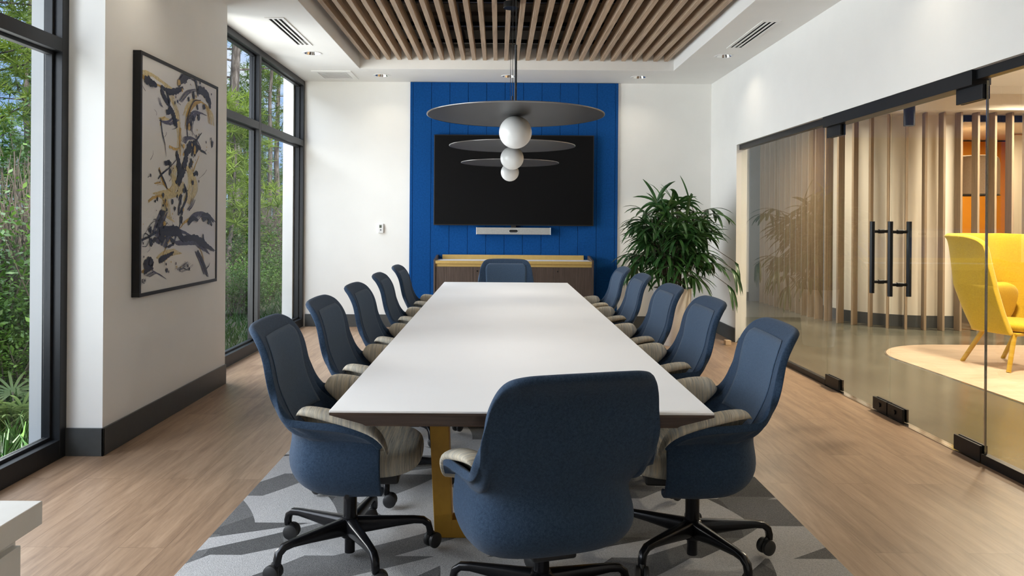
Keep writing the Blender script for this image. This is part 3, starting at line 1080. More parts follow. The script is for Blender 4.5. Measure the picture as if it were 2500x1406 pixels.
for i in range(3):
    dd = MB().box(dx[i] + .0015, dx[i + 1] - .0015, -DP + .012, -DP + .034, .055, .783).out('door', M['walnut'], cz, bevel=.0015)
    if i:
        lk = [(dx[i] + .045 + .009 * math.cos(2 * PI * k / 16), .735 + .009 * math.sin(2 * PI * k / 16)) for k in range(16)]
        MB().prism(lk, 'y', -DP + .008, -DP + .013).out('lock', M['black'], dd)

# ------------------------------------------------------------------ pendants over the table
for i, y in enumerate((3.40, 4.78, 6.15)):
    lab = ('nearest pendant lamp with a wide graphite disc and white globe over the table',
           'middle pendant lamp with a graphite disc and white globe over the table',
           'farthest pendant lamp with a graphite disc and white globe, in front of the television')[i]
    p = thing('disc_pendant', lab, 'pendant lamp', ((.075, .085, .092)[i], y, 1.81), group='disc pendants over the table')
    MB().lathe([(.0001, .012), (.10, .011), (.395, .004), (.406, .0015), (.406, -.0015), (.395, -.003), (.10, -.004), (.0001, -.004)], n=96) \
        .out('disc', M['disc'], p, smooth=60)
    MB().lathe([(.404, .003), (.408, .002), (.4085, 0), (.408, -.002), (.404, -.003)], n=96).out('disc_rim', M['discrim'], p, smooth=80)
    MB().sphere((0, 0, -.078), .0755).out('globe', M['opal'], p, smooth=180)
    MB().cyl((0, 0), .0055, .01, .325, 14).out('rod', M['black'], p, smooth=40)
    MB().cyl((0, 0), .0018, .325, 1.30, 8).out('cable', M['black'], p, smooth=40)
    MB().lathe([(.0001, 1.29), (.060, 1.29), (.063, 1.293), (.063, 1.34), (.0001, 1.34)], n=36).out('canopy', M['black'], p, smooth=40)

# ------------------------------------------------------------------ framed painting on the pier
AX = -2.150
art = thing('framed_painting', 'black framed abstract painting of black, grey and ochre splashes on the pier', 'painting', (-2.20, 5.03, 1.592))


def art_pt(px, py):
    """a spot on the painting (its own y and z), measured in a 571 x 1406 view of it"""
    # corners of the board in that view and on the wall
    u0, v0 = px / 2.196 + 300, py / 2.196 + 100
    xr = u0 + (v0 - 703) * .007
    yr = v0 - (u0 - 1250) * -.007
    d = AX * FOC / (xr - 1216)
    return d - 5.03, 1.32 - (yr - 541) * d / FOC - 1.592


fw_, fh_ = .61, .742
fo = MB()
for (a, b, c, d) in ((-fw_, fw_, fh_ - .022, fh_), (-fw_, fw_, -fh_, -fh_ + .022), (-fw_, -fw_ + .022, -fh_ + .022, fh_ - .022), (fw_ - .022, fw_, -fh_ + .022, fh_ - .022)):
    fo.box(.001, .050, a, b, c, d)
fo.out('frame', M['black'], art, bevel=.0015)
MB().box(.004, .044, -fw_ + .022, fw_ - .022, -fh_ + .022, fh_ - .022).out('board', M['canvas'], art)

rnd = random.Random(11)


LAYER = [0]


def stroke(mb, pts, w0, w1, lift, jag=.25, n=8):
    """a flat brush mark through points of the painting; widths in metres, ragged edges"""
    LAYER[0] += 1
    lift += LAYER[0] * 8e-6
    P = spline([(*art_pt(*q), 0) for q in pts], n)
    L, Rr = [], []
    for i, p in enumerate(P):
        t = i / (len(P) - 1)
        d = P[min(i + 1, len(P) - 1)] - P[max(i - 1, 0)]
        nrm = Vector((-d.y, d.x, 0))
        nrm = nrm.normalized() if nrm.length > 1e-7 else Vector((0, 1, 0))
        w = 1.25 * (w0 + (w1 - w0) * t) * (.55 + .45 * math.sin(PI * min(1, max(0, t * .9 + .05))))
        a, b = w * (1 + rnd.uniform(-jag, jag)), w * (1 + rnd.uniform(-jag, jag))
        q1, q2 = p + nrm * a, p - nrm * b
        lim = lambda q: Vector((lift, max(-.585, min(.585, q.x)), max(-.717, min(.717, q.y))))
        L.append(lim(q1))
        Rr.append(lim(q2))
    k = len(L)
    mb.add(L + Rr, [(i, i + 1, k + i + 1, k + i) for i in range(k - 1)])


def blot(mb, px, py, rx, ry, lift, n=14):
    y, z = art_pt(px, py)
    LAYER[0] += 1
    lift += LAYER[0] * 8e-6
    vs = [Vector((lift, y, z))]
    for k in range(n):
        a = 2 * PI * k / n
        q = rnd.uniform(.65, 1.25)
        vs.append(Vector((lift, max(-.585, min(.585, y + rx * q * math.cos(a))), max(-.717, min(.717, z + ry * q * math.sin(a))))))
    mb.add(vs, [(0, 1 + k, 1 + (k + 1) % n) for k in range(n)])


def bristle(mb, pts, spread, count, w, lift):
    """many thin parallel marks, as of a dry brush"""
    count = int(count * 2.2)
    for k in range(count):
        t = (k / max(1, count - 1) - .5) * spread + rnd.uniform(-.08, .08) * spread
        a = rnd.uniform(0, .18)
        pp = [(x + t * rnd.uniform(.85, 1.1), y + t * .55) for x, y in pts]
        if len(pp) > 2 and rnd.random() < .5:
            pp = pp[:-1] if rnd.random() < .5 else pp[1:]
        if len(pp) < 2:
            continue
        stroke(mb, pp, w * rnd.uniform(.15, .62), w * rnd.uniform(.08, .4), lift, .45, 6)


ink, grey, och, straw = MB(), MB(), MB(), MB()
Z1, Z2, Z3, Z4 = .0441, .0442, .0443, .0444
# straw and ochre underpainting
bristle(straw, [(108, 215), (150, 200), (200, 235), (250, 275), (265, 330)], 46, 12, .012, Z1)
bristle(straw, [(345, 430), (360, 380), (395, 345), (440, 360), (470, 410), (478, 470)], 34, 9, .010, Z1)
bristle(straw, [(262, 330), (290, 390), (300, 470), (308, 560), (300, 650)], 22, 6, .007, Z1)
bristle(straw, [(195, 860), (240, 850), (290, 830), (310, 770)], 60, 14, .010, Z1)
bristle(straw, [(340, 690), (372, 740), (380, 810), (345, 890)], 44, 12, .012, Z1)
bristle(straw, [(215, 840), (235, 900), (240, 960), (260, 985)], 40, 9, .010, Z1)
bristle(straw, [(280, 690), (270, 740), (285, 800), (262, 850)], 30, 8, .008, Z1)
bristle(straw, [(205, 445), (235, 440), (260, 450)], 26, 9, .008, Z1)
bristle(straw, [(200, 1200), (240, 1165), (300, 1150)], 40, 10, .008, Z1)
bristle(och, [(345, 500), (352, 420), (380, 370), (425, 350), (462, 395), (470, 470)], 14, 4, .008, Z2)
bristle(och, [(106, 205), (130, 240), (190, 260), (240, 285)], 22, 5, .008, Z2)
stroke(och, [(312, 490), (308, 560), (312, 640)], .016, .006, Z2)
stroke(och, [(252, 590), (285, 605), (308, 598)], .010, .004, Z2)
stroke(och, [(140, 888), (165, 868), (205, 855), (225, 862)], .010, .004, Z2)
stroke(och, [(198, 705), (215, 770), (238, 815)], .012, .005, Z2)
stroke(och, [(372, 660), (378, 720), (392, 690), (412, 640)], .006, .003, Z2)
stroke(och, [(320, 1010), (350, 985), (385, 962), (415, 955)], .010, .004, Z2)
stroke(och, [(215, 1180), (245, 1110), (280, 1060), (330, 1005)], .006, .003, Z2)
stroke(och, [(105, 1265), (130, 1255), (160, 1245)], .010, .004, Z2)
stroke(och, [(205, 480), (210, 450), (230, 430)], .008, .004, Z2)
bristle(och, [(180, 795), (215, 790), (255, 830)], 20, 4, .004, Z2)
bristle(och, [(405, 1120), (428, 1170), (440, 1260)], 14, 4, .005, Z2)
# grey indigo dry brush
bristle(grey, [(318, 245), (335, 215), (365, 200), (385, 240)], 40, 14, .008, Z3)
bristle(grey, [(360, 500), (368, 440), (395, 405), (440, 415)], 26, 9, .006, Z3)
bristle(grey, [(215, 460), (255, 465), (290, 440)], 30, 10, .009, Z3)
bristle(grey, [(330, 570), (345, 545), (385, 545), (410, 590)], 26, 8, .006, Z3)
bristle(grey, [(205, 1120), (240, 1050), (310, 1040), (400, 1095), (440, 1150)], 60, 16, .012, Z3)
bristle(grey, [(375, 985), (405, 955), (450, 950), (485, 985)], 36, 10, .009, Z3)
bristle(grey, [(180, 1075), (205, 990), (225, 935)], 36, 10, .008, Z3)
bristle(grey, [(285, 1110), (350, 1105), (430, 1105), (485, 1140)], 34, 10, .010, Z3)
bristle(grey, [(195, 330), (205, 365), (215, 380)], 14, 4, .003, Z3)
bristle(grey, [(405, 1160), (430, 1220), (450, 1280)], 30, 8, .009, Z3)
bristle(grey, [(120, 1280), (165, 1260), (215, 1290)], 50, 8, .003, Z3)
bristle(grey, [(300, 1255), (335, 1240), (365, 1215)], 40, 6, .003, Z3)
bristle(grey, [(350, 930), (368, 905), (382, 870)], 18, 6, .005, Z3)
bristle(grey, [(310, 350), (350, 300), (400, 285)], 20, 6, .003, Z3)
# black masses and lines
stroke(ink, [(118, 228), (150, 245), (185, 268)], .028, .014, Z4)
stroke(ink, [(205, 285), (235, 345), (250, 355), (238, 300)], .020, .012, Z4)
stroke(ink, [(245, 300), (285, 295), (325, 275)], .022, .012, Z4)
stroke(ink, [(300, 265), (330, 220), (375, 190)], .014, .030, Z4)
stroke(ink, [(375, 195), (395, 250), (405, 320)], .012, .008, Z4)
stroke(ink, [(405, 285), (440, 300), (465, 345), (470, 385)], .034, .016, Z4)
stroke(ink, [(235, 410), (262, 400), (280, 440), (292, 490)], .022, .014, Z4)
stroke(ink, [(248, 365), (265, 400), (282, 480)], .008, .014, Z4)
stroke(ink, [(205, 440), (214, 520), (228, 580), (234, 645)], .006, .002, Z4, .3)
stroke(ink, [(335, 640), (362, 600), (395, 590), (420, 605)], .030, .014, Z4)
stroke(ink, [(370, 640), (395, 560), (425, 515)], .014, .003, Z4)
stroke(ink, [(290, 630), (305, 690), (300, 760), (285, 785)], .024, .014, Z4)
stroke(ink, [(345, 640), (330, 700), (312, 760), (300, 800)], .030, .018, Z4)
stroke(ink, [(228, 680), (248, 678), (262, 684)], .016, .012, Z4)
stroke(ink, [(190, 765), (215, 735), (250, 705), (290, 660)], .006, .003, Z4)
stroke(ink, [(420, 610), (440, 620), (450, 632)], .010, .003, Z4)
stroke(ink, [(195, 715), (230, 790), (240, 820)], .008, .004, Z4)
stroke(ink, [(330, 790), (345, 850), (330, 900), (305, 950)], .010, .008, Z4)
stroke(ink, [(300, 960), (305, 900), (320, 850)], .012, .005, Z4)
stroke(ink, [(185, 1030), (205, 980), (222, 935)], .014, .006, Z4)
stroke(ink, [(95, 1100), (150, 1070), (205, 1035), (240, 1000)], .008, .004, Z4)
stroke(ink, [(200, 1090), (240, 1050), (290, 1045), (330, 1090)], .034, .022, Z4)
stroke(ink, [(330, 1085), (390, 1080), (440, 1110), (490, 1145)], .024, .012, Z4)
stroke(ink, [(350, 1000), (380, 975), (405, 985)], .020, .010, Z4)
stroke(ink, [(425, 965), (455, 960), (488, 990)], .022, .012, Z4)
stroke(ink, [(400, 1150), (430, 1210), (455, 1285)], .018, .006, Z4)
stroke(ink, [(115, 1240), (145, 1210), (165, 1225)], .030, .018, Z4)
stroke(ink, [(115, 1270), (145, 1250), (165, 1245)], .016, .008, Z4)
stroke(ink, [(195, 1205), (230, 1185), (275, 1155)], .020, .008, Z4)
stroke(ink, [(270, 1120), (290, 1060), (310, 1000), (318, 940)], .008, .003, Z4)
stroke(ink, [(105, 1110), (120, 1060), (145, 1080), (130, 1125), (105, 1130)], .003, .002, Z4)
stroke(ink, [(350, 540), (345, 480), (350, 430), (380, 350), (420, 340)], .007, .003, Z4)
stroke(ink, [(120, 1060), (160, 1000), (215, 985), (250, 1010)], .002, .001, Z4)
stroke(ink, [(380, 740), (400, 730), (400, 748)], .014, .008, Z4)
stroke(ink, [(440, 1250), (460, 1230), (468, 1210)], .006, .002, Z4)
stroke(ink, [(325, 1240), (345, 1250), (365, 1255)], .003, .001, Z4)
for (pts_, w_) in (([(432, 285), (455, 310), (472, 350)], .030), ([(345, 590), (375, 575), (400, 600), (385, 640)], .030), ([(360, 560), (350, 620), (335, 660)], .022),
                   ([(290, 690), (315, 735), (305, 790)], .034), ([(215, 1060), (255, 1040), (300, 1060), (325, 1095)], .030), ([(430, 985), (455, 970), (480, 1010)], .028),
                   ([(385, 1085), (430, 1120), (480, 1140)], .022), ([(430, 1060), (438, 1100), (455, 1120)], .018), ([(335, 230), (350, 205), (372, 198)], .030),
                   ([(205, 270), (240, 290), (270, 300)], .024), ([(130, 1240), (160, 1215), (150, 1255)], .028), ([(420, 1180), (445, 1240), (455, 1270)], .014),
                   ([(255, 1080), (275, 1110), (240, 1130)], .020), ([(300, 880), (315, 850), (312, 905)], .014)):
    stroke(ink, pts_, w_ * .62, w_ * .4, Z4, .5, 6)
for k in range(140):
    t = rnd.random()
    cx_ = 300 + 90 * math.sin(t * 6) + rnd.gauss(0, 48)
    cyy = 240 + t * 1020
    r_ = rnd.choice((.003, .004, .006, .010, .016, .022))
    blot(ink if rnd.random() < .72 else och, min(480, max(110, cx_)), cyy, r_, r_ * rnd.uniform(.8, 1.5), Z4)
for (x, y, r_) in ((150, 747, .010), (228, 680, .014), (255, 684, .016), (408, 775, .009), (290, 630, .016), (318, 940, .018), (232, 1222, .009), (285, 1218, .008),
                   (247, 1262, .008), (180, 935, .004), (475, 308, .008), (280, 355, .010), (295, 350, .010), (415, 245, .012), (460, 990, .02), (150, 1210, .022)):
    blot(ink, x, y, r_, r_ * 1.2, Z4)
for k in range(26):      # hair lines
    x, y = rnd.uniform(120, 470), rnd.uniform(260, 1250)
    dx_, dy_ = rnd.uniform(-45, 45), rnd.uniform(-70, 70)
    stroke(ink if rnd.random() < .7 else grey, [(x, y), (x + dx_ * .5 + 6, y + dy_ * .5), (min(488, max(104, x + dx_)), y + dy_)], .0022, .0008, Z4, .3, 5)
straw.out('straw_paint_marks', M['straw'], art, fix=False)
och.out('ochre_paint_marks', M['ochre'], art, fix=False)
grey.out('indigo_paint_marks', M['inkgrey'], art, fix=False)
ink.out('black_paint_marks', M['ink'], art, fix=False)
sg = MB()
for ln in ([(102, 1302), (102, 1328)], [(110, 1302), (103, 1314), (110, 1326)], [(113, 1306), (112, 1326), (116, 1325)], [(117, 1303), (116, 1325)], [(122, 1302), (121, 1324)], [(117, 1314), (121, 1312)]):
    stroke(sg, ln, .0024, .0022, Z4, .1, 3)
sg.out('signature', M['ink'], art, fix=False)

# ------------------------------------------------------------------ rug and table
tag(MB().box(-1.185, 1.335, 1.55, 7.75, .0005, .010).out('area_rug', M['rug'], bevel=.003),
    'large grey rug with angular light and dark shards under the conference table', 'rug')

TX, TW, TY0, TY1, TZ = .075, .588, 2.25, 7.05, .74
tb = thing('conference_table', 'long white-topped conference table with a dark undercut edge and ochre legs', 'table', (TX, 4.65, 0))
ty = (TY1 - TY0) / 2
MB().box(-TW, TW, -ty, ty, TZ - .007, TZ).out('tabletop', M['tabletop'], tb, bevel=.0015)
e = MB()
e.rings([[Vector(p) for p in ((-TW + q, -ty + q * .12, z0), (TW - q, -ty + q * .12, z0), (TW - q, ty - q * .12, z0), (-TW + q, ty - q * .12, z0))]
         for z0, q in ((TZ - .007, 0), (TZ - .014, 0), (TZ - .044, .10), (TZ - .05, .11))])
e.out('bevelled_edge', M['walnutedge'], tb)
MB().box(-.16, .16, -ty + .35, ty - .35, TZ - .085, TZ - .05).out('underframe', M['black'], tb)
for y in (3.09, 4.74, 6.35):
    yy = y - 4.65
    b = MB()
    zt = TZ - .05
    for sx in (-1, 1):
        b.add([(sx * .330, yy - .04, 0.010), (sx * .330, yy + .04, .010), (sx * .365, yy + .04, zt), (sx * .365, yy - .04, zt),
               (sx * .255, yy - .04, .010), (sx * .255, yy + .04, .010), (sx * .285, yy + .04, zt), (sx * .285, yy - .04, zt)],
              [(0, 1, 2, 3), (4, 7, 6, 5), (0, 3, 7, 4), (1, 5, 6, 2), (3, 2, 6, 7), (0, 4, 5, 1)])
    b.box(-.26, .26, yy - .04, yy + .04, .010, .085)
    b.box(-.29, .29, yy - .04, yy + .04, zt - .05, zt)
    b.out('leg', M['gold'], tb, bevel=.003)

# ------------------------------------------------------------------ chairs
def back_f(z, s_):
    """the sitter's-side line of the back: forward position by height and distance from the middle"""
    P = [(.50, -.192), (.56, -.205), (.62, -.228), (.70, -.249), (.79, -.268), (.85, -.286), (.893, -.314), (.918, -.345), (.945, -.378)]
    f = P[-1][1]
    for (z0, f0), (z1, f1) in zip(P[:-1], P[1:]):
        if z <= z1:
            f = f0 + (f1 - f0) * (z - z0) / (z1 - z0)
            break
    k = .90 + (.26 - .90) * min(1, max(0, (z - .53) / .14))
    return f + k * s_ * s_


def chair_columns():
    cols = []
    # tub rows for every half column: bottom inner, bottom edge, bulge, waist
    tub = [((-.03, 0), (-.14, 0), (-.205, 0), (-.196, 0)),
           ((-.03, .07), (-.135, .095), (-.198, .105), (-.188, .10)),
           ((-.02, .12), (-.115, .165), (-.172, .188), (-.160, .180)),
           ((-.01, .15), (-.085, .205), (-.140, .232), (-.128, .218)),
           ((.00, .165), (-.055, .222), (-.108, .254), (-.095, .236)),
           ((.015, .175), (-.025, .230), (-.075, .264), (-.065, .245)),
           ((.03, .185), (.010, .236), (-.035, .270), (-.030, .250)),
           ((.05, .19), (.040, .240), (.010, .272), (.012, .254)),
           ((.085, .19), (.080, .240), (.065, .272), (.065, .258)),
           ((.13, .19), (.125, .238), (.118, .268), (.118, .260)),
           ((.155, .19), (.152, .236), (.148, .264), (.148, .258))]
    # rim of each half column: (s, z) on the back, then (f, s, z) along the arm
    rim = [(0, .926), (.105, .925), (.185, .920), (.232, .898), (.262, .835), (.279, .725), (-.196, .294, .618),
           (-.125, .304, .596), (.010, .322, .588), (.105, .320, .562), (.158, .304, .512)]
    for i, (t, r_) in enumerate(zip(tub, rim)):
        c = [Vector((f, s_, z)) for (f, s_), z in zip(t, (.328, .334, .405, .515))]
        if i <= 5:
            s_, zt = r_
            s0 = t[3][1]
            for q in (.22, .45, .68, .86, 1.0):
                z = .515 + (zt - .515) * q
                ss = s0 + (s_ - s0) * min(1, q * 1.15)
                c.append(Vector((back_f(z, ss), ss, z)))
        else:
            f, s_, zt = r_
            w = c[3]
            e_ = Vector((f, s_, zt))
            for q, lift in ((.28, .50), (.52, .80), (.74, .95), (.89, 1.0), (1.0, 1.0)):
                p = w.lerp(e_, q)
                p.z = w.z + (zt - w.z) * (q * .35 + lift * .65) if i >= 7 else w.z + (zt - w.z) * q
                c.append(p)
        cols.append(c)
    return cols


def chair_shell():
    half = chair_columns()
    full_ = [[Vector((p.x, -p.y, p.z)) for p in c] for c in half[:0:-1]] + half
    return surface(full_, 4, 3)


def arm_pad(sy):
    """upholstered arm: a ledge on top that rolls inward and down the inside of the shell"""
    sec = [(.326, -.004), (.332, .010), (.322, .024), (.296, .031), (.266, .030), (.243, .018), (.229, -.008), (.222, -.048), (.222, -.088), (.229, -.122), (.242, -.130),
           (.247, -.105), (.251, -.070), (.257, -.040), (.275, -.018), (.302, -.010)]
    path = [(-.148, .622, .10), (-.144, .624, .45), (-.130, .627, .78), (-.105, .627, .94), (-.04, .618, 1.0), (.03, .599, 1.0), (.09, .578, .98), (.13, .558, .92), (.158, .532, .78),
            (.172, .505, .52), (.176, .488, .12)]
    rg = []
    cs, cz_ = .276, -.010
    for f, z, k in path:
        drop = 1.0 if f < .08 else max(.30, 1 - (f - .08) * 7)
        rear = min(1, max(0, (f + .148) / .12))
        drop = min(drop, .28 + .72 * rear)
        rg.append([Vector((f, sy * (cs + (s_ - cs) * (.35 + .65 * k) - (.028 * (1 - rear) if h < .02 else .012 * (1 - rear))),
                           z + (cz_ + (h - cz_) * k) * (drop if h < 0 else 1))) for s_, h in sec])
    return MB().rings(rg)


def make_chair(label):
    t = thing('office_chair', label, 'chair', (0, 0, 0), 0, 'swivel chairs around the conference table')
    cols = chair_shell()
    sh_ = sheet(cols).out('shell', M['navy'], t, smooth=180, fix=False)
    md = sh_.modifiers.new('thick', 'SOLIDIFY')
    md.thickness = .026
    md.offset = 0
    smoothed(sh_, 1)
    # finer mesh field let into the front of the back rest
    def skin(s_, z):
        row = []
        for c in cols:
            for p, q in zip(c[:-1], c[1:]):
                if p.z <= z <= q.z and p.x < -.1 and z > .5:
                    row.append(p.lerp(q, (z - p.z) / max(1e-6, q.z - p.z)))
                    break
        row.sort(key=lambda v: v.y)
        for p, q in zip(row[:-1], row[1:]):
            if p.y <= s_ <= q.y:
                return p.lerp(q, (s_ - p.y) / max(1e-6, q.y - p.y))
        return row[0] if s_ < row[0].y else row[-1]

    pc = []
    for i in range(25):
        a = -1 + 2 * i / 24
        c = []
        for j in range(21):
            q = j / 20
            z = .555 + (.874 - .555) * q
            hw = .196 + .018 * q
            over = max(0, (q - .80) / .20)          # rounded top corners
            hw2 = hw * (1 - .20 * (1 - math.sqrt(max(0, 1 - over * over))))
            s_ = a * hw2
            p = skin(s_, z)
            du = skin(s_ + .012, z) - skin(s_ - .012, z)
            dv = skin(s_, z + .012) - skin(s_, z - .012)
            nn = du.cross(dv).normalized()
            if nn.x < 0:
                nn = -nn
            c.append(p + nn * .0145)
        pc.append(c)
    bp = sheet(pc).out('back_panel', M['mesh'], t, smooth=180, fix=False)
    md = bp.modifiers.new('thick', 'SOLIDIFY')
    md.thickness = .002
    md.offset = 0
    smoothed(cushion(-.175, .285, .232, .365, .470, 2.9).out('seat_cushion', M['stripe'], t, smooth=180))
    for sy in (-1, 1):
        smoothed(arm_pad(sy).out('arm_pad', M['stripe'], t, smooth=180))
    k = MB().box(-.13, .20, -.12, .12, .318, .372).box(-.10, .10, -.075, .075, .285, .32)
    k.out('seat_mechanism', M['blackp'], t, bevel=.012)
    MB().tube([(.02, -.10, .335), (.02, -.20, .328), (.03, -.255, .325)], [.006, .006, .009], 10).out('height_lever', M['blackp'], t, smooth=60)
    col = MB().cyl((0, 0), .027, .14, .30, 24).cyl((0, 0), .020, .018, .09, 20)
    col.out('gas_column', M['basemetal'], t, smooth=40)
    MB().lathe([(.0001, .078), (.030, .078), (.038, .085), (.040, .120), (.036, .150), (.029, .156), (.0001, .156)], n=28).out('hub', M['basemetal'], t, smooth=50)
    for i in range(5):
        a = R(8 + 72 * i)
        rot = Matrix.Rotation(a, 3, 'Z')
        path = [(.020, .122, .026, .033), (.09, .124, .022, .027), (.18, .127, .018, .019), (.25, .128, .015, .014), (.285, .124, .0145, .0135),
                (.306, .108, .0145, .0135), (.312, .085, .014, .013), (.312, .066, .013, .012)]
        rings_ = []
        for j, (x, z, hw, hh) in enumerate(path):
            x0, z0 = path[max(0, j - 1)][:2]
            x1, z1 = path[min(len(path) - 1, j + 1)][:2]
            d = Vector((x1 - x0, 0, z1 - z0)).normalized()
            up = Vector((-d.z, 0, d.x))
            rg = []
            for q in range(16):
                b_ = 2 * PI * q / 16
                cx_, sx_ = math.cos(b_), math.sin(b_)
                rg.append(rot @ (Vector((x, 0, z)) + Vector((0, 1, 0)) * hw * math.copysign(abs(cx_) ** .6, cx_) + up * hh * math.copysign(abs(sx_) ** .6, sx_)))
            rings_.append(rg)
        lg = MB().rings(rings_).out('leg', M['basemetal'], t, smooth=50)
        # twin-wheel caster trailing at its own angle
        ca = a + R((40, 115, 200, 300, 75)[i])
        cr = Matrix.Rotation(ca, 3, 'Z')
        o_ = rot @ Vector((.312, 0, 0))
        w = MB()
        for sy in (-1, 1):
            wr = [(.0001, .004), (.024, .004), (.0295, .009), (.0305, .014), (.0295, .022), (.022, .026), (.0001, .027)]
            w.rings([[o_ + cr @ Vector((.016 + r_ * math.cos(2 * PI * q / 24), sy * y_, .0405 + r_ * math.sin(2 * PI * q / 24))) for q in range(24)] for r_, y_ in wr])
        w.rings([[o_ + cr @ Vector((x + .022 * math.cos(2 * PI * q / 16) * .8, .009 * math.sin(2 * PI * q / 16), z)) for q in range(16)]
                 for x, z in ((.012, .040), (.008, .068), (.002, .076))])
        w.out('caster', M['blackp'], lg, smooth=45)
    return t


ch0 = make_chair('slate blue swivel chair at the near table end, its back to the camera')
CH = [
    # x, y, facing, label
    (0.150, 2.45, 106, 'slate blue swivel chair at the near table end, its back to the camera'),
    (.080, 7.27, -90, 'slate blue swivel chair at the far end of the table in front of the credenza'),
    (-.572, 2.88, 2, 'window-side swivel chair nearest the camera, beside the white pier'),
    (-.565, 3.66, 0, 'window-side swivel chair second from the camera'),
    (-.552, 4.47, -1, 'window-side swivel chair in the middle of its row of five'),
    (-.550, 5.38, 1, 'window-side swivel chair second from the far end of its row'),
    (-.550, 6.36, 0, 'window-side swivel chair at the far end of its row, beside the blue panel'),
    (.765, 2.88, 177, 'glass-side swivel chair nearest the camera'),
    (.770, 3.76, 180, 'glass-side swivel chair second from the camera'),
    (.760, 4.55, 181, 'glass-side swivel chair in the middle of its row, in front of the white planter'),
    (.765, 5.50, 180, 'glass-side swivel chair second from the far end of its row'),
    (.765, 6.34, 180, 'glass-side swivel chair at the far end of its row, beside the blue panel'),
]
for i, (x, y, a, lab) in enumerate(CH):
    if i == 0:
        first = (ch0, x, y, a)
    else:
        c2 = dup(ch0, (x, y, .010), R(a), lab)
        for c_ in c2.children:
            if c_.name.split('.')[0] == 'leg':        # each base has been left at its own angle
                c_.rotation_euler = (0, 0, R((0, -30, 0, -14, 9, -20, 12, 36, 20, 44, 30, 25)[i]))
ch0, x, y, a = first
ch0.location = (x, y, .010)
ch0.rotation_euler = (0, 0, R(a))
for c_ in ch0.children:        # this chair is wound lower, its base turned a little
    if c_.name.split('.')[0] in ('shell', 'back_panel', 'seat_cushion', 'arm_pad', 'seat_mechanism', 'height_lever'):
        c_.location = (-.035, 0, -.045)
    if c_.name.split('.')[0] == 'leg':
        c_.rotation_euler = (0, 0, R(-24))

# ------------------------------------------------------------------ cabinet at the lower left corner
cb = thing('side_cabinet', 'pale grey cabinet with a thick overhanging top at the lower left by the window', 'cabinet', (-1.35, .70, 0))
MB().box(-.45, .433, -.75, .79, .703, .75).out('top', M['cabinet'], cb, bevel=.002)
MB().box(-.43, .395, -.73, .765, .06, .703).out('carcass', M['cabinet'], cb, bevel=.001)
for a, b_ in ((-.72, -.235), (-.23, .255), (.26, .755)):
    MB().box(.395, .412, a, b_, .07, .675).out('door', M['cabinet'], cb, bevel=.0015)
MB().box(-.40, .36, -.70, .73, 0, .06).out('plinth', M['base'], cb)

# small door stop by the palm
tag(MB().box(-.03, .03, -.035, .035, 0, .05).out('door_stop', plain('pale_oak_block', (.62, .46, .30), .5, var=.1), bevel=.004),
    'small pale wood block on the floor by the glass partition', 'door stop').location = (2.50, 8.02, .0)

# ------------------------------------------------------------------ palm in a white planter
pr = random.Random(5)
PX, PY = 1.90, 8.02
pp = thing('potted_palm', 'tall bushy lady palm in a tapered white planter in the far corner', 'plant', (PX, PY, 0))
MB().lathe([(.0001, .0), (.150, .0), (.158, .01), (.205, .60), (.207, .615), (.196, .615), (.190, .56), (.0001, .555)], n=48).out('planter', M['pot'], pp, smooth=50)
MB().lathe([(.0001, .575), (.19, .565)], n=32).out('soil', M['soil'], pp, smooth=60)
canes, fol = MB(), MB()


def leaflet(mb, base, d, up, ln, w, droop):
    """one folded strap leaf, arching"""
    side = d.cross(up).normalized()
    L, Mi, Rr = [], [], []
    p = Vector(base)
    cur = Vector(d)
    n = 6
    for i in range(n + 1):
        t = i / n
        ww = w * (math.sin(PI * min(1, .12 + t * .80)) ** .7) * (1 if t < .97 else .35)
        nu_ = side.cross(cur).normalized()
        L.append(p + side * ww)
        Mi.append(p - nu_ * ww * .35)
        Rr.append(p - side * ww)
        cur = (cur + Vector((0, 0, -1)) * droop / n).normalized()
        p = p + cur * ln / n
    k = n + 1
    mb.add(L + Mi + Rr, [(i, i + 1, k + i + 1, k + i) for i in range(n)] + [(k + i, k + i + 1, 2 * k + i + 1, 2 * k + i) for i in range(n)])


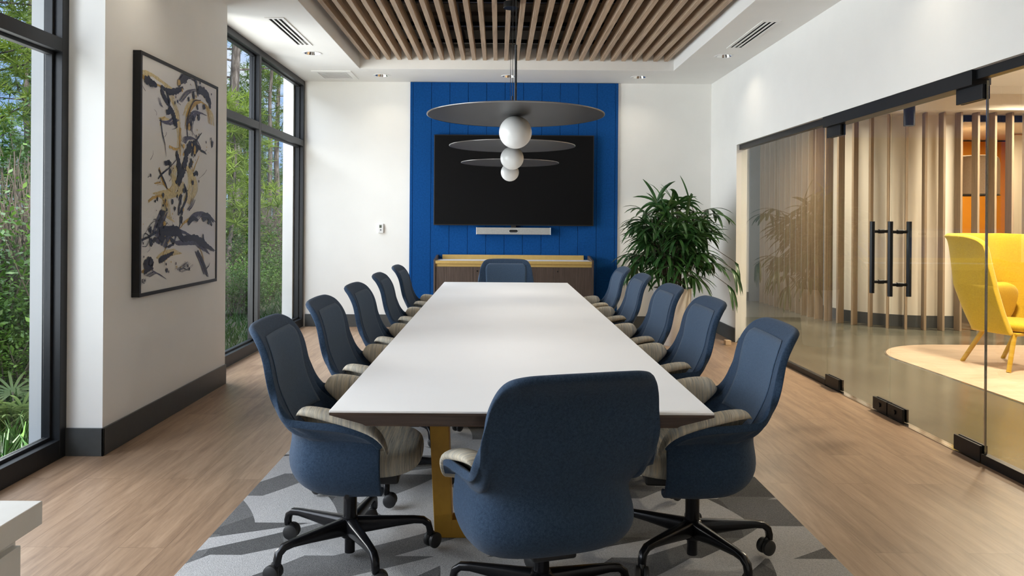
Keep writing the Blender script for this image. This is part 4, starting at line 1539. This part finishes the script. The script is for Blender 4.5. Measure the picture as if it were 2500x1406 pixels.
for c in range(18):
    a = 2 * PI * c / 18 + pr.uniform(-.2, .2)
    r0 = pr.uniform(.03, .15)
    h = pr.uniform(.40, .86) if c % 3 else pr.uniform(.74, .90)
    lean = pr.uniform(.02, .12)
    b0 = Vector((r0 * math.cos(a), r0 * math.sin(a), .56))
    b1 = b0 + Vector((lean * math.cos(a), lean * math.sin(a), h))
    canes.tube([b0, b0.lerp(b1, .5) + Vector((pr.uniform(-.015, .015), pr.uniform(-.015, .015), 0)), b1], [.011, .010, .007], 8)
    nf = pr.choice((5, 6, 6, 7))
    for q in range(nf):
        t = .38 + .62 * (q + 1) / nf
        p0 = b0.lerp(b1, t)
        fa = a + q * 2.4 + pr.uniform(-.5, .5)
        el = R(pr.uniform(5, 40)) if q < nf - 1 else R(pr.uniform(50, 80))
        if t < .62:
            el = R(pr.uniform(-15, 20))
        d = Vector((math.cos(fa) * math.cos(el), math.sin(fa) * math.cos(el), math.sin(el)))
        pl = pr.uniform(.18, .36) * (1 if q < nf - 1 else .5)
        tip = p0 + d * pl + Vector((0, 0, -.02))
        canes.tube([p0, p0.lerp(tip, .5) + Vector((0, 0, .015)), tip], [.004, .0035, .003], 5)
        nl = pr.choice((7, 8, 9))
        sd = d.cross(Vector((0, 0, 1)))
        sd = sd.normalized() if sd.length > .05 else Vector((1, 0, 0))
        upv = sd.cross(d).normalized()
        for k in range(nl):
            sp_ = (k / (nl - 1) - .5) * R(215)
            ld = (d * math.cos(sp_) + sd * math.sin(sp_) + upv * pr.uniform(-.02, .22)).normalized()
            leaflet(fol, tip, ld, upv, pr.uniform(.25, .37) * (1 - .2 * abs(sp_) / 2), pr.uniform(.015, .022), pr.uniform(.9, 1.9))
# two low sprays hanging out over the rim on the right, as the photograph shows
for (ex, ey, ez) in ((.60, -.30, .92), (.52, -.42, .74), (.72, -.05, .98), (-.50, -.30, .98)):
    tip = Vector((ex, ey, ez)) * .92
    canes.tube([(.1 * (1 if ex > 0 else -1), 0, .9), Vector((ex * .5, ey * .5, ez + .12)), tip], [.005, .004, .003], 5)
    for k in range(6):
        ld = Vector((.5 * (1 if ex > 0 else -1) + (k - 2.5) * .16, (k - 2.5) * .16, -.25)).normalized()
        leaflet(fol, tip, ld, Vector((0, 0, 1)), pr.uniform(.24, .32), .016, 2.4)
for mb_ in (canes, fol):      # the corner's walls hold the fronds back
    for v_ in mb_.v:
        v_.x = min(v_.x, 2.60 - PX) if v_.x + PX > 2.55 else v_.x
        v_.y = min(v_.y, 9.08 - PY)
canes.out('stems', M['cane'], pp, smooth=60)
fol.out('fronds', M['palm'], pp, smooth=180, fix=False)

# ------------------------------------------------------------------ the woods outside
gr = MB()
gx = [-46, -36, -28, -22, -17, -13, -10, -7.5, -5.5, -4, -2.66]
gy = [-14 + 4 * i for i in range(24)]
rg_ = random.Random(3)
gv = []
for x in gx:
    for y in gy:
        dist = -2.66 - x
        gv.append((x, y, -.35 + min(1, dist / 12) * .35 + (rg_.uniform(-.12, .12) if dist > 1 else 0)))
gr.add(gv, [(i * len(gy) + j, (i + 1) * len(gy) + j, (i + 1) * len(gy) + j + 1, i * len(gy) + j + 1) for i in range(len(gx) - 1) for j in range(len(gy) - 1)])
struct(gr.out('ground', M['forest_floor'], smooth=180), 'leaf-strewn ground of the woods', 'ground')


def needle_tuft(mb, c, r_, rr, n=20):
    for _ in range(n):
        d = Vector((rr.gauss(0, 1), rr.gauss(0, 1), rr.gauss(.35, .8))).normalized()
        s_ = d.cross(Vector((rr.uniform(-1, 1), rr.uniform(-1, 1), rr.uniform(-1, 1)))).normalized() * r_ * .045
        e_ = c + d * r_ * rr.uniform(.7, 1.15)
        mb.add([c - s_, c + s_, e_ + s_ * .4, e_ - s_ * .4], [(0, 1, 2, 3)])


def pine_mesh(seed, h, r0, bare, spread, dens, tone):
    rr = random.Random(seed)
    tr_, br_, nd_ = MB(), MB(), MB()
    pts, rad = [], []
    ox = oy = 0
    for i in range(13):
        t = i / 12
        pts.append((ox, oy, t * h - .5 * (i == 0)))
        rad.append(r0 * (1 - .72 * t) * (1.25 if i == 0 else 1))
        ox += rr.uniform(-.05, .05)
        oy += rr.uniform(-.05, .05)
    tr_.tube(pts, rad, 10)
    nb = int(dens)
    for k in range(nb):
        t = bare + (1 - bare) * (k + rr.random()) / nb
        z = t * h
        a = rr.uniform(0, 2 * PI)
        ln = spread * (1 - .65 * ((t - bare) / (1 - bare)) ** 1.3) * rr.uniform(.55, 1.1)
        q = pts[min(12, int(t * 12))]
        p0 = Vector((q[0], q[1], z))
        up = rr.uniform(.0, .45)
        p1 = p0 + Vector((math.cos(a) * ln * .55, math.sin(a) * ln * .55, ln * up * .3))
        p2 = p0 + Vector((math.cos(a) * ln, math.sin(a) * ln, ln * up))
        br_.tube([p0, p1, p2], [r0 * .17, r0 * .11, r0 * .05], 5)
        for j in range(int(8 + ln * 10.0)):
            u = rr.uniform(.30, 1.05)
            c = p0.lerp(p1, u / .55) if u < .55 else p1.lerp(p2, (u - .55) / .45)
            c = c + Vector((rr.gauss(0, .20), rr.gauss(0, .20), rr.gauss(.05, .16)))
            needle_tuft(nd_, c, rr.uniform(.15, .25), rr)
    for k in range(5):
        needle_tuft(nd_, Vector(pts[-1]) + Vector((rr.gauss(0, .15), rr.gauss(0, .15), rr.uniform(-.2, .2))), .3, rr)
    return tr_, br_, nd_


def make_pine(seed, h, r0, bare, spread, dens, mat, label, loc, group=None):
    t = thing('pine_tree', label, 'tree', loc, random.Random(seed).uniform(0, 6), group)
    a, b, c = pine_mesh(seed, h, r0, bare, spread, dens, 0)
    a.out('trunk', M['bark'], t, smooth=60, fix=False)
    b.out('branches', M['bark'], t, smooth=60, fix=False)
    c.out('needles', mat, t, fix=False)
    return t


def ray(px, dist):
    """ground spot seen at picture column px, `dist` metres beyond the window line"""
    k = (px - 1217) / FOC
    x = -2.5 - dist
    return (x, x / k, -.15)


p1 = make_pine(1, 11.0, .17, .42, 2.6, 26, M['needles'], 'pine with a thick pale trunk just past the pier in the far window', ray(572, 4.2))
p2 = make_pine(2, 9.5, .10, .45, 2.0, 20, M['needles'], 'slim pine left of two trunks in the right-hand half of the far window', ray(655, 5.2))
p3 = make_pine(3, 10.5, .12, .40, 2.2, 22, M['needlesyellow'], 'slim pine right of two trunks in the right-hand half of the far window', ray(676, 5.6))
p4 = make_pine(4, 9.5, .15, .30, 2.4, 26, M['needlesyellow'], 'yellow-green pine filling the top of the near window', ray(-70, 6.5))
p5 = make_pine(5, 8.0, .12, .35, 2.2, 22, M['needles'], 'darker pine behind the yellow-green one in the near window', ray(75, 9.0))
young = make_pine(6, 3.6, .05, .30, .95, 22, M['needlesyellow'], 'young bright green pine low in the far window beside the pier', ray(556, 2.6))
deep = 'pine standing deep in the woods behind the nearer trunks'
protos = [p1, p2, p3, p5]
rt = random.Random(21)
spots = [(585, 9), (600, 12), (612, 8), (622, 15), (640, 10), (648, 13), (668, 9), (690, 11), (560, 13), (30, 13), (60, 15), (5, 11), (700, 16), (632, 6.8), (596, 6.5), (90, 7)]
taken = []
for i, (px, ds) in enumerate(spots):
    v_ = Vector(ray(px, ds))
    if all((v_ - t_).length > 2.2 for t_ in taken):
        taken.append(v_)
        dup(protos[i % 4], v_ + Vector((0, 0, -.15)), rt.uniform(0, 6), deep, 'pines deep in the woods', rt.uniform(.50, .72))
for i in range(60):
    v_ = Vector((rt.uniform(-26, -9), rt.uniform(-3, 52), -.15))
    if len(taken) < 26 and all((v_ - t_).length > 4.5 for t_ in taken):
        taken.append(v_)
        dup(protos[i % 4], v_ + Vector((0, 0, -.15)), rt.uniform(0, 6), deep, 'pines deep in the woods', rt.uniform(.5, .75))


def make_shrub(seed, h, w, nleaf, lsize, mat, label, loc, twigs=26, group=None, name='shrub'):
    rr = random.Random(seed)
    t = thing(name, label, 'shrub', loc, 0, group)
    tw, lv = MB(), MB()
    tips = []
    for k in range(twigs):
        a = rr.uniform(0, 2 * PI)
        q = rr.uniform(.2, 1)
        p0 = Vector((rr.uniform(-.15, .15) * w, rr.uniform(-.15, .15) * w, -.1))
        p2 = Vector((math.cos(a) * w * .5 * q, math.sin(a) * w * .5 * q, h * rr.uniform(.4, 1)))
        p1 = p0.lerp(p2, .5) + Vector((rr.gauss(0, .12), rr.gauss(0, .12), .1))
        tw.tube([p0, p1, p2], [.012, .008, .003], 4)
        tips += [p1, p2]
    for k in range(nleaf):
        c = rr.choice(tips) + Vector((rr.gauss(0, .16 * w), rr.gauss(0, .16 * w), rr.gauss(0, .13 * h)))
        if c.z < .02:
            c.z = rr.uniform(.02, .3)
        d = Vector((rr.gauss(0, 1), rr.gauss(0, 1), rr.gauss(-.1, .6))).normalized()
        s_ = d.cross(Vector((rr.gauss(0, .4), rr.gauss(0, .4), 1))).normalized()
        L = lsize * rr.uniform(.7, 1.3)
        lv.add([c, c + d * L * .5 + s_ * L * .24, c + d * L, c + d * L * .5 - s_ * L * .24], [(0, 1, 2, 3)])
    tw.out('twigs', M['twig'], t, smooth=60, fix=False)
    lv.out('leaves', mat, t, fix=False)
    return t


s1 = make_shrub(31, 1.5, 1.7, 4200, .065, M['shrub'], 'bright green leafy shrub at the foot of the near window', ray(24, 2.0))
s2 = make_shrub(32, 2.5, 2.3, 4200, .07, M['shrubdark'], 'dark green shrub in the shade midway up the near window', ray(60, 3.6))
s3 = make_shrub(33, 1.4, 1.6, 3000, .07, M['shrub'], 'low green shrub at the bottom of the far window beside the pier', ray(600, 2.4))
s4 = make_shrub(34, 2.2, 1.9, 500, .06, M['shrub'], 'tangle of dry brown vines in the near window', ray(40, 3.3), 260)
s5 = make_shrub(35, 1.6, 1.7, 400, .06, M['shrub'], 'tangle of dry brown brush at the bottom of the far window', ray(668, 3.0), 240)
sproto = [s1, s2, s3, s4, s5]
under = 'shrub of the undergrowth between the pine trunks'
rs = random.Random(8)
sp2 = [(570, 3.4), (588, 5), (612, 4.2), (628, 6), (646, 4.6), (660, 6.5), (690, 4.2), (700, 6), (15, 3.2), (80, 2.3), (40, 4.8), (85, 5.5), (5, 5.5), (25, 7.5), (560, 6.5), (600, 7.5), (640, 8.5), (680, 8.5),
       (575, 9.5), (620, 10), (660, 11), (60, 8.5), (90, 10), (705, 10)]
for i, (px, ds) in enumerate(sp2):
    dup(sproto[(i * 2) % 5], Vector(ray(px, ds)) + Vector((0, 0, rs.uniform(-.1, .1))), rs.uniform(0, 6), under, 'undergrowth shrubs')
for i in range(40):
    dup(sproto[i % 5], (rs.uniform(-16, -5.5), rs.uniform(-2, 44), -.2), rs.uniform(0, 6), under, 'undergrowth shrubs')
for i, (px, ds, sc) in enumerate(((8, 1.75, .62), (52, 1.9, .6), (84, 1.7, .55), (30, 2.9, .8), (70, 3.0, .9), (575, 1.9, .6), (606, 1.8, .5), (652, 2.0, .55), (684, 2.2, .6))):
    dup((s1, s3)[i % 2], Vector(ray(px, ds)) + Vector((0, 0, -.12)), rs.uniform(0, 6), 'low leafy shrub close outside the window glass', 'low shrubs outside the glass', sc)
# palmetto fans by the sill of the near window
pm = thing('palmetto', 'palmetto with fan leaves low outside the near window', 'shrub', Vector(ray(45, 1.15)) + Vector((0, 0, -.15)))
pf, ps = MB(), MB()
rp = random.Random(14)
for k in range(17):
    a = rp.uniform(0, 2 * PI)
    d = Vector((math.cos(a) * .7, math.sin(a) * .7, rp.uniform(.4, 1))).normalized()
    tip = d * rp.uniform(.25, .42)
    ps.tube([(0, 0, -.1), tip * .5, tip], [.012, .009, .007], 5)
    sd = d.cross(Vector((0, 0, 1))).normalized()
    for j in range(15):
        q = (j / 14 - .5) * R(250)
        leaflet(pf, tip, (d * math.cos(q) + sd * math.sin(q)).normalized(), sd.cross(d).normalized(), .35, .011, .6)
ps.out('stalks', M['cane'], pm, smooth=60)
pf.out('fans', M['palmetto'], pm, fix=False)

# low grass and leaf litter between the glass and the shrubs: nobody could count it
gc = MB()
rg2 = random.Random(77)
for k in range(9000):
    x = -3.0 - abs(rg2.gauss(0, 1.1))
    y = rg2.uniform(2.5, 8.5) if k % 3 else rg2.uniform(8.5, 22)
    b_ = Vector((x, y, -.36 + min(1, (-2.66 - x) / 12) * .35))
    d_ = Vector((rg2.gauss(0, .5), rg2.gauss(0, .5), 1)).normalized()
    s_ = d_.cross(Vector((rg2.gauss(0, 1), rg2.gauss(0, 1), .1))).normalized() * rg2.uniform(.006, .014)
    h_ = rg2.uniform(.12, .34)
    gc.add([b_ - s_, b_ + s_, b_ + d_ * h_ + s_ * .2, b_ + d_ * h_ - s_ * .2], [(0, 1, 2, 3)])
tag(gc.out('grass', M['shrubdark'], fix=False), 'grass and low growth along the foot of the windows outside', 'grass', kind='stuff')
